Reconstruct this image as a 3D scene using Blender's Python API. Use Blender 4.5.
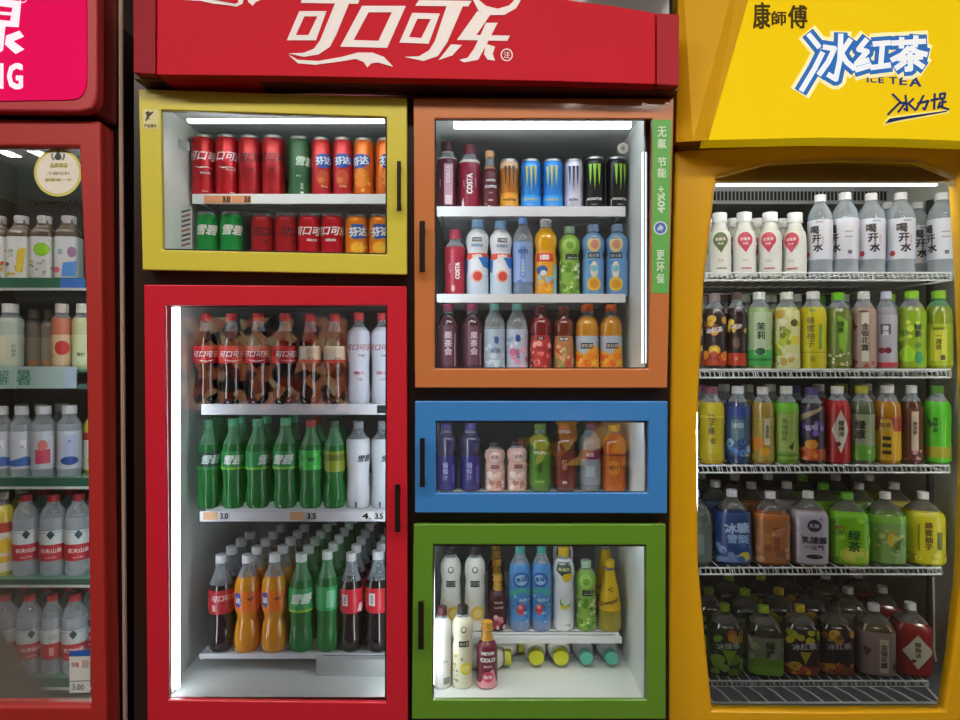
import bpy, bmesh, math, random
from mathutils import Vector, Matrix
from mathutils.geometry import tessellate_polygon

for o in list(bpy.data.objects):
    bpy.data.objects.remove(o)
SC = bpy.context.scene
COL = SC.collection
HC = 1.25          # camera height
F = 665.0          # focal length in pixels of the 960x720 frame
PY0 = 350.0        # horizon row
PI = math.pi

# ------------------------------------------------------------ camera
cam = bpy.data.cameras.new('camera')
cam.sensor_width = 36.0
cam.lens = F * 36.0 / 960.0
cam.shift_y = -10.0 / 960.0
cam.clip_start = 0.05
cam_o = bpy.data.objects.new('camera', cam)
cam_o.location = (0, 0, HC)
cam_o.rotation_euler = (PI / 2, 0, 0)
COL.objects.link(cam_o)
SC.camera = cam_o

# ------------------------------------------------------------ world, exposure
w = bpy.data.worlds.new('world')
SC.world = w
w.use_nodes = True
w.node_tree.nodes['Background'].inputs[0].default_value = (0.9, 0.93, 1.0, 1)
w.node_tree.nodes['Background'].inputs[1].default_value = 0.3
SC.view_settings.view_transform = 'Standard'
SC.view_settings.look = 'None'
SC.view_settings.exposure = 0.08
SC.view_settings.gamma = 1.0
SC.cycles.max_bounces = 7
SC.cycles.diffuse_bounces = 3
SC.cycles.glossy_bounces = 3
SC.cycles.transmission_bounces = 4
SC.cycles.transparent_max_bounces = 16
SC.cycles.caustics_reflective = False
SC.cycles.caustics_refractive = False
SC.cycles.sample_clamp_indirect = 4.0
SC.cycles.use_denoising = True

L_CEIL = 24.0       # ceiling lamps
L_LED = 12.0        # cabinet led tubes (centre)
L_LEDR = 34.0
L_LEDL = 18.0
L_POSTER = 1.6

# ------------------------------------------------------------ materials
_m = {}
def lin(h):
    h = h.lstrip('#')
    if len(h) == 3: h = ''.join(q * 2 for q in h)
    c = [int(h[i:i + 2], 16) / 255 for i in (0, 2, 4)]
    return tuple(x / 12.92 if x <= .04045 else ((x + .055) / 1.055) ** 2.4 for x in c) + (1,)

def newmat(name):
    m = bpy.data.materials.new(name)
    m.use_nodes = True
    nt = m.node_tree
    for n in list(nt.nodes):
        nt.nodes.remove(n)
    out = nt.nodes.new('ShaderNodeOutputMaterial')
    return m, nt, out

def mat(h, rough=.45, metal=0.0, coat=0.0, bump=0.0, var=0.0):
    k = ('p', h, rough, metal, coat, bump, var)
    if k in _m: return _m[k]
    m, nt, out = newmat('paint_' + h)
    p = nt.nodes.new('ShaderNodeBsdfPrincipled')
    p.inputs['Base Color'].default_value = lin(h)
    p.inputs['Roughness'].default_value = rough
    p.inputs['Metallic'].default_value = metal
    if rough >= .55: p.inputs['Specular IOR Level'].default_value = .2
    if coat:
        p.inputs['Coat Weight'].default_value = coat
        p.inputs['Coat Roughness'].default_value = .06
    if bump or var:
        tc = nt.nodes.new('ShaderNodeTexCoord')
        ns = nt.nodes.new('ShaderNodeTexNoise')
        ns.inputs['Scale'].default_value = 9
        ns.inputs['Detail'].default_value = 5
        nt.links.new(tc.outputs['Object'], ns.inputs['Vector'])
        if bump:
            b = nt.nodes.new('ShaderNodeBump')
            b.inputs['Strength'].default_value = bump
            b.inputs['Distance'].default_value = .01
            nt.links.new(ns.outputs['Fac'], b.inputs['Height'])
            nt.links.new(b.outputs['Normal'], p.inputs['Normal'])
        if var:
            r = nt.nodes.new('ShaderNodeValToRGB')
            c = lin(h)
            r.color_ramp.elements[0].position = .3
            r.color_ramp.elements[1].position = .7
            r.color_ramp.elements[0].color = tuple(x * (1 - var) for x in c[:3]) + (1,)
            r.color_ramp.elements[1].color = tuple(min(1, x * (1 + var)) for x in c[:3]) + (1,)
            nt.links.new(ns.outputs['Fac'], r.inputs['Fac'])
            nt.links.new(r.outputs['Color'], p.inputs['Base Color'])
    nt.links.new(p.outputs[0], out.inputs[0])
    _m[k] = m
    return m

def emit(h, s):
    k = ('e', h, s)
    if k in _m: return _m[k]
    m, nt, out = newmat('light_' + h)
    e = nt.nodes.new('ShaderNodeEmission')
    e.inputs[0].default_value = lin(h)
    e.inputs[1].default_value = s
    nt.links.new(e.outputs[0], out.inputs[0])
    _m[k] = m
    return m

def lightbox(h, s):
    """printed acrylic sign face with lamps behind it"""
    k = ('lb', h, s)
    if k in _m: return _m[k]
    m, nt, out = newmat('lit_sign_' + h)
    p = nt.nodes.new('ShaderNodeBsdfPrincipled')
    p.inputs['Base Color'].default_value = lin(h)
    p.inputs['Roughness'].default_value = .75
    p.inputs['Specular IOR Level'].default_value = .15
    p.inputs['Emission Color'].default_value = lin(h)
    p.inputs['Emission Strength'].default_value = s
    nt.links.new(p.outputs[0], out.inputs[0])
    _m[k] = m
    return m

def clearmat(h='#dfe8ee', dens=.22, rough=.06):
    """thin clear plastic: mostly see-through, glossy, slightly milky"""
    k = ('c', h, dens)
    if k in _m: return _m[k]
    m, nt, out = newmat('clear_' + h)
    t = nt.nodes.new('ShaderNodeBsdfTransparent')
    t.inputs[0].default_value = lin(h)
    p = nt.nodes.new('ShaderNodeBsdfPrincipled')
    p.inputs['Base Color'].default_value = lin(h)
    p.inputs['Roughness'].default_value = rough
    p.inputs['Coat Weight'].default_value = .5
    lw = nt.nodes.new('ShaderNodeLayerWeight')
    lw.inputs[0].default_value = .35
    mr = nt.nodes.new('ShaderNodeMapRange')
    mr.inputs['To Min'].default_value = dens
    mr.inputs['To Max'].default_value = min(1, dens + .5)
    nt.links.new(lw.outputs['Facing'], mr.inputs['Value'])
    mx = nt.nodes.new('ShaderNodeMixShader')
    nt.links.new(mr.outputs[0], mx.inputs[0])
    nt.links.new(t.outputs[0], mx.inputs[1])
    nt.links.new(p.outputs[0], mx.inputs[2])
    nt.links.new(mx.outputs[0], out.inputs[0])
    _m[k] = m
    return m

def glassmat():
    k = ('glass',)
    if k in _m: return _m[k]
    m, nt, out = newmat('door_glass')
    t = nt.nodes.new('ShaderNodeBsdfTransparent')
    t.inputs[0].default_value = (.93, .95, .95, 1)
    g = nt.nodes.new('ShaderNodeBsdfGlossy')
    g.inputs['Roughness'].default_value = 0.0
    g.inputs[0].default_value = (1, 1, 1, 1)
    fr = nt.nodes.new('ShaderNodeFresnel')
    fr.inputs[0].default_value = 1.55
    mm = nt.nodes.new('ShaderNodeMath')
    mm.operation = 'MULTIPLY'
    mm.inputs[1].default_value = 1.7
    nt.links.new(fr.outputs[0], mm.inputs[0])
    mx = nt.nodes.new('ShaderNodeMixShader')
    nt.links.new(mm.outputs[0], mx.inputs[0])
    nt.links.new(t.outputs[0], mx.inputs[1])
    nt.links.new(g.outputs[0], mx.inputs[2])
    nt.links.new(mx.outputs[0], out.inputs[0])
    _m[k] = m
    return m

# ------------------------------------------------------------ geometry helpers
def P(px, py, Y):
    return Vector(((px - 480.0) * Y / F, Y, HC - (py - PY0) * Y / F))
def PX(px, Y): return (px - 480.0) * Y / F
def PZ(py, Y): return HC - (py - PY0) * Y / F

class MB:
    def __init__(s):
        s.v = []; s.f = []; s.mi = []; s.sm = []; s.mats = []
    def midx(s, m):
        if m not in s.mats: s.mats.append(m)
        return s.mats.index(m)
    def add(s, vs, fs, m, smooth=False):
        b = len(s.v); i = s.midx(m)
        s.v += [tuple(v) for v in vs]
        for f in fs:
            s.f.append([b + k for k in f]); s.mi.append(i); s.sm.append(smooth)
        return s
    def box(s, x0, x1, y0, y1, z0, z1, m):
        vs = [(x, y, z) for x in (x0, x1) for y in (y0, y1) for z in (z0, z1)]
        fs = [(0, 1, 3, 2), (4, 6, 7, 5), (0, 4, 5, 1), (2, 3, 7, 6), (0, 2, 6, 4), (1, 5, 7, 3)]
        return s.add(vs, fs, m)
    def slab(s, pts, Yf, Yb, m):
        """front face at Yf from pixel outline (any polygon), straight back to Yb"""
        fr = [P(a, b, Yf) for a, b in pts]
        return s.prism(fr, Vector((0, Yb - Yf, 0)), m)
    def prism(s, fr, d, m):
        n = len(fr)
        bk = [p + d for p in fr]
        tris = tessellate_polygon([fr])
        fs = [tuple(t) for t in tris] + [tuple(n + k for k in t) for t in tris]
        fs += [(i, (i + 1) % n, n + (i + 1) % n, n + i) for i in range(n)]
        return s.add(fr + bk, fs, m)
    def ring(s, outer, inner, Yf, Yb, m):
        n = len(outer)
        a = [P(x, y, Yf) for x, y in outer]; b = [P(x, y, Yf) for x, y in inner]
        d = Vector((0, Yb - Yf, 0))
        vs = a + b + [p + d for p in a] + [p + d for p in b]
        fs = []
        for i in range(n):
            j = (i + 1) % n
            fs += [(i, j, n + j, n + i), (2 * n + i, 3 * n + i, 3 * n + j, 2 * n + j),
                   (i, 2 * n + i, 2 * n + j, j), (n + i, n + j, 3 * n + j, 3 * n + i)]
        return s.add(vs, fs, m)
    def tube(s, pts, r, m, n=8):
        pts = [Vector(p) for p in pts]
        vs = []; fs = []
        for i, p in enumerate(pts):
            d = (pts[min(i + 1, len(pts) - 1)] - pts[max(i - 1, 0)]).normalized()
            u = d.cross(Vector((0, 0, 1)))
            if u.length < .05: u = d.cross(Vector((1, 0, 0)))
            u.normalize(); q = d.cross(u)
            vs += [p + r * (math.cos(2 * PI * k / n) * u + math.sin(2 * PI * k / n) * q) for k in range(n)]
        for i in range(len(pts) - 1):
            fs += [(i * n + k, i * n + (k + 1) % n, (i + 1) * n + (k + 1) % n, (i + 1) * n + k) for k in range(n)]
        fs += [tuple(range(n))[::-1], tuple((len(pts) - 1) * n + k for k in range(n))]
        return s.add(vs, fs, m, True)
    def disc(s, px, py, r, Y, th, m, n=32, ry=None):
        ry = ry or r
        return s.slab([(px + r * math.cos(2 * PI * k / n), py + ry * math.sin(2 * PI * k / n)) for k in range(n)], Y, Y + th, m)
    def build(s, name, parent=None, bevel=0, origin=None):
        me = bpy.data.meshes.new(name)
        o3 = Vector(origin) if origin is not None else Vector((0, 0, 0))
        me.from_pydata([tuple(Vector(v) - o3) for v in s.v], [], s.f)
        for m in s.mats: me.materials.append(m)
        for p, i, sm in zip(me.polygons, s.mi, s.sm):
            p.material_index = i; p.use_smooth = sm
        bm = bmesh.new(); bm.from_mesh(me)
        bmesh.ops.recalc_face_normals(bm, faces=bm.faces[:])
        bm.to_mesh(me); bm.free()
        me.update()
        o = bpy.data.objects.new(name, me)
        COL.objects.link(o)
        o.location = o3
        if parent is not None:
            o.parent = parent
            pw = Vector((0, 0, 0)); q = parent
            while q is not None:
                pw += q.location; q = q.parent
            o.location = o3 - pw
        if bevel:
            b = o.modifiers.new('bevel', 'BEVEL')
            b.width = bevel; b.segments = 3; b.limit_method = 'ANGLE'; b.angle_limit = math.radians(40)
            for p in me.polygons: p.use_smooth = True
            b.harden_normals = True
        return o

def empty(name, loc, label, cat, group=None):
    o = bpy.data.objects.new(name, None)
    o.empty_display_size = .05
    o.location = loc
    COL.objects.link(o)
    o['label'] = label; o['category'] = cat
    if group: o['group'] = group
    return o
def part(mb, name, root, bevel=0):
    # mesh coordinates stay world-like, origin moved to the thing's base
    return mb.build(name, root, bevel, origin=root_world(root))
def root_world(o):
    p = Vector((0, 0, 0))
    while o is not None:
        p += o.location; o = o.parent
    return p
def struct(mb, name):
    o = mb.build(name)
    o['kind'] = 'structure'
    return o

# ------------------------------------------------------------ lettering
_tc = {}
def glyphs(text, bold=.015):
    """text as a flat triangle/ngon mesh, centred, em height 1"""
    k = (text, bold)
    if k in _tc: return _tc[k]
    c = bpy.data.curves.new('t', 'FONT')
    c.body = text; c.resolution_u = 2
    c.align_x = 'CENTER'
    o = bpy.data.objects.new('t', c)
    COL.objects.link(o)
    bpy.context.view_layer.update()
    dg = bpy.context.evaluated_depsgraph_get()
    me = o.evaluated_get(dg).to_mesh()
    vs = [v.co.copy() for v in me.vertices]; fs = [tuple(p.vertices) for p in me.polygons]
    o.evaluated_get(dg).to_mesh_clear()
    bpy.data.objects.remove(o); bpy.data.curves.remove(c)
    if vs and bold > 0:      # heavier strokes: the same outline printed again, slightly shifted
        n = len(vs); v0, f0 = vs, fs; vs, fs = [], []
        sh = [(-1, 0), (1, 0)] if bold < .025 else [(-1, -.6), (1, -.6), (-1, .6), (1, .6)]
        for q, (dx, dy) in enumerate(sh):
            vs += [v + Vector((dx * bold, dy * bold, q)) for v in v0]
            fs += [tuple(i + q * n for i in f) for f in f0]
    if vs:
        x0 = min(v.x for v in vs); x1 = max(v.x for v in vs); y0 = min(v.y for v in vs); y1 = max(v.y for v in vs)
    else:
        x0 = y0 = 0; x1 = y1 = 1
    _tc[k] = (vs, fs, (x0, x1, y0, y1))
    return _tc[k]

def sign_text(mb, text, x0, y0, x1, y1, Y, m, bold=.015, th=.001, rot=0, shear=0):
    """glyphs stretched into a pixel rectangle on a flat face at depth Y"""
    vs, fs, (a, b, c, d) = glyphs(text, bold)
    cx, cy = (x0 + x1) / 2, (y0 + y1) / 2
    W, H = (x1 - x0), (y1 - y0)
    out = []
    for v in vs:
        u = (v.x - (a + b) / 2) / (b - a); t = (v.y - (c + d) / 2) / (d - c)
        if rot == 0:
            px, py = cx + u * W + shear * t * H, cy - t * H
        else:   # reading upward
            px, py = cx - t * W, cy - u * H
        out.append(P(px, py, Y - v.z * .00007))
    mb.add(out, fs, m)

def strokes(mb, lines, wd, T, Y, m):
    """brush strokes of width wd; T maps drawing units to pixels"""
    for ln in lines:
        for (a, b) in zip(ln[:-1], ln[1:]):
            Y -= .000012
            a, b = Vector(a), Vector(b)
            d = (b - a).normalized() * wd / 2
            n = Vector((-d.y, d.x))
            q = [a + n - d * .3, b + n + d * .3, b - n + d * .3, a - n - d * .3]
            mb.add([P(*T(p.x, p.y), Y) for p in q], [(0, 1, 2, 3)], m)
        for c in ln[1:-1]:
            Y -= .000012
            mb.add([P(*T(c[0] + wd / 2 * math.cos(k * PI / 5), c[1] + wd / 2 * math.sin(k * PI / 5)), Y) for k in range(10)], [tuple(range(10))], m)
_pc = [0]
def poly(mb, pts, T, Y, m):
    _pc[0] += 1; Y -= (_pc[0] % 40) * .00001
    fr = [P(*T(x, y), Y) for x, y in pts]
    mb.add(fr, [tuple(t) for t in tessellate_polygon([fr])], m)
def flatring(mb, o, i, T, Y, m):
    _pc[0] += 1; Y -= (_pc[0] % 40) * .00001
    n = len(o)
    a = [P(*T(x, y), Y) for x, y in o] + [P(*T(x, y), Y) for x, y in i]
    mb.add(a, [(k, (k + 1) % n, n + (k + 1) % n, n + k) for k in range(n)], m)

# ------------------------------------------------------------ drinks
PROF = {
 'can': [(0, .78), (.012, .84), (.05, .99), (.08, 1), (.5, 1), (.90, 1), (.955, .90), (.97, .88)],
 'contour': [(0, .80), (.03, .92), (.12, .97), (.27, .86), (.36, .88), (.46, 1), (.60, 1), (.70, .88), (.80, .58), (.88, .42), (.95, .40)],
 'waist': [(0, .86), (.04, .98), (.15, 1), (.26, .90), (.34, .76), (.42, .90), (.50, .98), (.62, 1), (.72, .90), (.82, .60), (.89, .40), (.95, .38)],
 'sleeve': [(0, .84), (.04, .93), (.12, .98), (.3, .90), (.42, .90), (.6, 1), (.74, 1), (.80, .90), (.85, .55), (.90, .40), (.95, .40)],
 'water': [(0, .88), (.03, .98), (.1, 1), (.3, .99), (.6, 1), (.68, 1), (.76, .92), (.84, .68), (.90, .42), (.95, .40)],
 'tea': [(0, .88), (.03, .98), (.08, 1), (.4, .97), (.66, 1), (.74, .96), (.82, .74), (.88, .46), (.95, .42)],
 'bulb': [(0, .88), (.03, .95), (.2, .95), (.50, .95), (.57, .86), (.64, .94), (.72, 1.0), (.80, .92), (.86, .62), (.90, .48), (.95, .46)],
 'jug': [(0, .90), (.03, .98), (.2, 1), (.60, 1), (.68, .97), (.75, .82), (.82, .55), (.87, .30), (.90, .24), (.95, .23)],
 'yog': [(0, .90), (.03, .98), (.3, 1), (.55, 1), (.66, .92), (.76, .70), (.82, .60), (.90, .58), (.93, .58)],
 'cone': [(0, .90), (.03, .98), (.12, 1), (.25, .98), (.5, .80), (.7, .58), (.82, .42), (.95, .36)],
 'costa': [(0, .84), (.03, .92), (.3, .95), (.66, .98), (.74, .96), (.80, .72), (.84, .52), (.93, .50)],
 'latte': [(0, .90), (.03, .98), (.15, 1), (.55, 1), (.64, .92), (.72, .62), (.80, .52), (.95, .46)],
 'box': [(0, .96), (.03, 1), (.6, 1), (.72, 1), (.78, .84), (.84, .56), (.93, .52)],
}
CAPS = {  # (z0, z1, r)
 'contour': (.915, 1, .44), 'waist': (.915, 1, .42), 'sleeve': (.915, 1, .44), 'water': (.915, 1, .46), 'tea': (.905, 1, .50),
 'bulb': (.90, 1, .52), 'jug': (.905, 1, .31), 'yog': (.86, 1, .66), 'cone': (.90, 1, .44), 'costa': (.86, 1, .60),
 'latte': (.90, 1, .55), 'box': (.88, 1, .62)}
def prof(kind, t):
    p = PROF[kind]
    if t <= p[0][0]: return p[0][1]
    if t >= p[-1][0]: return p[-1][1]
    for i in range(len(p) - 1):
        if p[i][0] <= t <= p[i + 1][0]:
            break
    def slope(j):
        if j <= 0 or j >= len(p) - 1: return 0
        s1 = (p[j][1] - p[j - 1][1]) / (p[j][0] - p[j - 1][0]); s2 = (p[j + 1][1] - p[j][1]) / (p[j + 1][0] - p[j][0])
        return 0 if s1 * s2 <= 0 else 2 * s1 * s2 / (s1 + s2)
    h = p[i + 1][0] - p[i][0]; u = (t - p[i][0]) / h
    return ((2 * u**3 - 3 * u**2 + 1) * p[i][1] + (u**3 - 2 * u**2 + u) * h * slope(i)
            + (-2 * u**3 + 3 * u**2) * p[i + 1][1] + (u**3 - u**2) * h * slope(i + 1))

class Drink:
    """builds the meshes of one kind of drink"""
    def __init__(s, kind, h, R, sq=0, ribs=None):
        s.k = kind; s.h = h; s.R = R; s.sq = sq; s.ribs = ribs; s.zlim = (.012, .955)
    def rad(s, z, ang):
        t = z / s.h
        r = prof(s.k, t)
        if s.ribs and s.ribs[0] < t < s.ribs[1]:
            r -= .025 * (1 + math.cos(t * s.h / .0045))
        if s.sq:
            c, q = abs(math.cos(ang)), abs(math.sin(ang))
            n = s.sq
            r *= 1 / (c**n + q**n) ** (1 / n)
        return r * s.R
    def pt(s, a, z, off):
        r = s.rad(z, a) + off
        return (r * math.sin(a), -r * math.cos(a), z)
    def lathe(s, mb, z0, z1, m, off=0, n=36, close=True, nz=None):
        z0 *= s.h; z1 *= s.h
        nz = nz or max(4, int((z1 - z0) / s.h * (60 if s.ribs else 30)))
        vs = []; fs = []
        for i in range(nz + 1):
            z = z0 + (z1 - z0) * i / nz
            vs += [s.pt(2 * PI * k / n, z, off) for k in range(n)]
        for i in range(nz):
            fs += [(i * n + k, i * n + (k + 1) % n, (i + 1) * n + (k + 1) % n, (i + 1) * n + k) for k in range(n)]
        mb.add(vs, fs, m, True)
        if close:
            mb.add(vs[:n], [tuple(range(n))], m)
            mb.add(vs[-n:], [tuple(range(n))], m)
    def wrap(s, mb, vs, fs, m, off):
        """flat shape in (arc metres, z metres) wrapped on the surface"""
        bm = bmesh.new()
        bv = [bm.verts.new((v[0], v[1], v[2] * .00005 if len(v) > 2 else 0)) for v in vs]
        for f in fs:
            try: bm.faces.new([bv[i] for i in f])
            except ValueError: pass
        if not bm.faces:
            bm.free(); return
        lim = 1.75 * s.R
        for sgn in (-1, 1):
            bmesh.ops.bisect_plane(bm, geom=bm.verts[:] + bm.edges[:] + bm.faces[:], plane_co=(sgn * lim, 0, 0), plane_no=(sgn, 0, 0), clear_outer=True)
        for q, zz in ((-1, s.zlim[0]), (1, s.zlim[1])):
            if bm.faces: bmesh.ops.bisect_plane(bm, geom=bm.verts[:] + bm.edges[:] + bm.faces[:], plane_co=(0, zz * s.h, 0), plane_no=(0, q, 0), clear_outer=True)
        if bm.verts:
            xs = [v.co.x for v in bm.verts]; zs = [v.co.y for v in bm.verts]
            st = (.16 if s.sq else .26) * s.R
            for ax, lo, hi in ((0, min(xs), max(xs)), (1, min(zs), max(zs))):
                stp = st if ax == 0 else st * 1.3
                k = math.floor(lo / stp) + 1
                while k * stp < hi:
                    co = [0, 0, 0]; no = [0, 0, 0]; co[ax] = k * stp; no[ax] = 1
                    bmesh.ops.bisect_plane(bm, geom=bm.verts[:] + bm.edges[:] + bm.faces[:], plane_co=co, plane_no=no)
                    k += 1
            bm.verts.index_update()
            vv = [s.pt(v.co.x / s.R, v.co.y, off + v.co.z) for v in bm.verts]
            ff = [[v.index for v in f.verts] for f in bm.faces]
            mb.add(vv, ff, m)
        bm.free()
    def deco(s, mb, ops, base=.0007):
        R, h = s.R, s.h
        if s.sq: base += .0005
        for li, op in enumerate(ops):
            off = base + .00022 * (li + 1)
            t = op[0]
            if t == 't':      # text, s, z, size, colour, opts
                o = op[6] if len(op) > 6 else {}
                vs, fs, (a, b, c, d) = glyphs(op[1], o.get('b', .02))
                sz = op[4] * R; rot = math.radians(o.get('rot', 0)); sh = o.get('sh', 0); wx = o.get('w', 1)
                out = []
                for v in vs:
                    x = (v.x - (a + b) / 2) * sz * wx + (v.y - (c + d) / 2) * sz * sh; y = (v.y - (c + d) / 2) * sz
                    out.append((op[2] * R + x * math.cos(rot) - y * math.sin(rot), op[3] * h + x * math.sin(rot) + y * math.cos(rot), v.z))
                s.wrap(mb, out, fs, mat(op[5], .4), off)
            elif t == 'v':    # vertical text
                o = op[6] if len(op) > 6 else {}
                for k, ch in enumerate(op[1]):
                    z = op[3] * h - (k - (len(op[1]) - 1) / 2) * op[4] * R * 1.02
                    vs, fs, (a, b, c, d) = glyphs(ch, o.get('b', .02))
                    s.wrap(mb, [(op[2] * R + (v.x - (a + b) / 2) * op[4] * R + k * o.get('dx', 0) * R, z + (v.y - (c + d) / 2) * op[4] * R, v.z) for v in vs], fs, mat(op[5], .4), off)
            elif t == 'o':
                n = 18
                pts = [(op[1] * R + op[3] * R * math.cos(2 * PI * k / n), op[2] * h + op[4] * R * math.sin(2 * PI * k / n)) for k in range(n)]
                s.wrap(mb, pts, [tuple(range(n))], mat(op[5], .4), off)
            elif t == 'r':
                x, z, a, b = op[1] * R, op[2] * h, op[3] * R / 2, op[4] * R / 2
                s.wrap(mb, [(x - a, z - b), (x + a, z - b), (x + a, z + b), (x - a, z + b)], [(0, 1, 2, 3)], mat(op[5], .4), off)
            elif t == 'p':
                pts = [(a * R, b * h) for a, b in op[1]]
                tri = tessellate_polygon([[Vector((a, b, 0)) for a, b in pts]])
                s.wrap(mb, pts, [tuple(q) for q in tri], mat(op[2], .4), off)
            elif t == 'b':    # band all round: z0, z1, colour
                s.lathe(mb, op[1], op[2], mat(op[3], .4), off, close=False)
            elif t == 'x':    # scattered printed blobs: colours, n, s0, s1, z0, z1, size, seed
                rg = random.Random(op[8])
                for q in range(op[2]):
                    cx = rg.uniform(op[3], op[4]) * R; cz = rg.uniform(op[5], op[6]) * h
                    r1 = op[7] * R * rg.uniform(.5, 1.2); r2 = r1 * rg.uniform(.6, 1.2); an = rg.uniform(0, PI)
                    pts = []
                    for k in range(9):
                        e = 2 * PI * k / 9
                        x, y = r1 * math.cos(e), r2 * math.sin(e)
                        pts.append((cx + x * math.cos(an) - y * math.sin(an), cz + x * math.sin(an) + y * math.cos(an)))
                    s.wrap(mb, pts, [tuple(range(9))], mat(op[1][q % len(op[1])], .4), off + .00001 * q)

def mesh_part(mb, name):
    o = mb.build(name)
    return o

PROTO = {}
def build_drink(key, sp, h, R):
    """sp: dict(kind, liquid, fill, cap, label=(z0,z1,col), deco, clear, sq, ribs)"""
    d = Drink(sp['kind'], h, R, sp.get('sq', 0), sp.get('ribs'))
    root = bpy.data.objects.new(sp['name'], None)
    root.empty_display_size = .05
    COL.objects.link(root)
    if sp['kind'] == 'can':
        b = MB(); d.lathe(b, 0, .955, mat(sp['body'], .28, .35), close=True, n=32)
        d.deco(b, sp['deco'], 0.0001)
        p = b.build('can_body'); p.parent = root
        l = MB()
        n = 32
        rings = [(.955, .90), (.972, .89), (.985, .90), (1, .90), (1, .85), (.975, .83), (.975, .0)]
        vs = []; fs = []
        for z, r in rings:
            vs += [(R * r * math.cos(2 * PI * k / n), R * r * math.sin(2 * PI * k / n), z * h) for k in range(n)]
        for i in range(len(rings) - 1):
            fs += [(i * n + k, i * n + (k + 1) % n, (i + 1) * n + (k + 1) % n, (i + 1) * n + k) for k in range(n)]
        l.add(vs, fs, mat(sp.get('rim', '#9a9a9e'), .3, .8), True)
        p = l.build('lid'); p.parent = root
        return root
    b = MB()
    fill = sp.get('fill', .80)
    top = PROF[sp['kind']][-1][0]
    liq = sp.get('liqmat') or mat(sp['liquid'], .12, 0, .6)
    cl = sp.get('clearmat') or clearmat()
    if fill > 0:
        d.lathe(b, 0, min(fill, top), liq, close=False, nz=26)
        d.lathe(b, 0, 0.004, liq, nz=1)
    if fill < top:
        d.lathe(b, fill, top, cl, close=False, nz=max(4, int(30 * (top - fill))))
        # the surface of the liquid
        r = [d.pt(2 * PI * k / 28, fill * h, -.0008) for k in range(28)]
        b.add(r, [tuple(range(28))], liq)
    # neck ring
    z0, z1, rc = CAPS[sp['kind']]
    n = 24
    vs = []
    for z, rr in ((z0 - .022, rc * .9), (z0 - .018, rc * 1.12), (z0 - .010, rc * 1.12), (z0 - .006, rc * .9)):
        vs += [(R * rr * math.cos(2 * PI * k / n), R * rr * math.sin(2 * PI * k / n), z * h) for k in range(n)]
    fs = []
    for i in range(3):
        fs += [(i * n + k, i * n + (k + 1) % n, (i + 1) * n + (k + 1) % n, (i + 1) * n + k) for k in range(n)]
    b.add(vs, fs, cl if not sp.get('neck') else mat(sp['neck'], .4), True)
    p = b.build('bottle_body'); p.parent = root
    if sp.get('label'):
        lb = MB()
        z0l, z1l, c = sp['label']
        d.zlim = (z0l, z1l)
        d.lathe(lb, z0l, z1l, mat(c, sp.get('lrough', .35)), .0005, close=False)
        d.deco(lb, sp.get('deco', []), .0007)
        p = lb.build('wrap_label'); p.parent = root
    c = MB()
    n = 40
    vs = []; fs = []
    cz = sp.get('capz', z0)
    H = (z1 - cz) * h
    for z, rr in ((cz * h, .99), (cz * h + H * .12, 1.0), (cz * h + H * .88, 1.0), (h - .0006, .95), (h, .86)):
        for k in range(n):
            q = R * rc * rr * (1 - (.035 if k % 2 and rr == 1.0 else 0))
            vs.append((q * math.cos(2 * PI * k / n), q * math.sin(2 * PI * k / n), z))
    for i in range(4):
        fs += [(i * n + k, i * n + (k + 1) % n, (i + 1) * n + (k + 1) % n, (i + 1) * n + k) for k in range(n)]
    fs += [tuple(range(n)), tuple(4 * n + k for k in range(n))]
    c.add(vs, fs, mat(sp['cap'], .4))
    if sp.get('capband'):
        pass
    p = c.build('cap'); p.parent = root
    return root

def copy_tree(o):
    c = o.copy(); COL.objects.link(c)
    for ch in o.children:
        k = ch.copy(); COL.objects.link(k); k.parent = c
    return c

ALL_LABELS = {}
def drink(sp, X, Y, Z, h, R, label, group=None, rot=None, euler=None):
    hk = (sp['id'], round(h, 3), round(R, 4))
    if hk in PROTO: o = copy_tree(PROTO[hk])
    else:
        o = build_drink(hk, sp, h, R); PROTO[hk] = o
    o.location = (X, Y, Z)
    if euler: o.rotation_euler = euler
    else:
        a = -math.atan2(X, Y) * ((.5 if sp['kind'] == 'jug' else .3) if sp.get('sq') else 1) + math.radians(rot or 0)
        o.rotation_euler = (0, 0, a)
    assert label not in ALL_LABELS, label
    assert 4 <= len(label.split()) <= 16, label
    ALL_LABELS[label] = 1
    o['label'] = label; o['category'] = sp['cat']
    if group: o['group'] = group
    elif 'group' in o: del o['group']
    return o

ORD = ['first', 'second', 'third', 'fourth', 'fifth', 'sixth', 'seventh', 'eighth', 'ninth', 'tenth', 'eleventh', 'twelfth']
def nth(i, n):
    if i == 0: return 'leftmost'
    if i == n - 1: return 'rightmost'
    return ORD[i] + ' from left'

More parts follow.
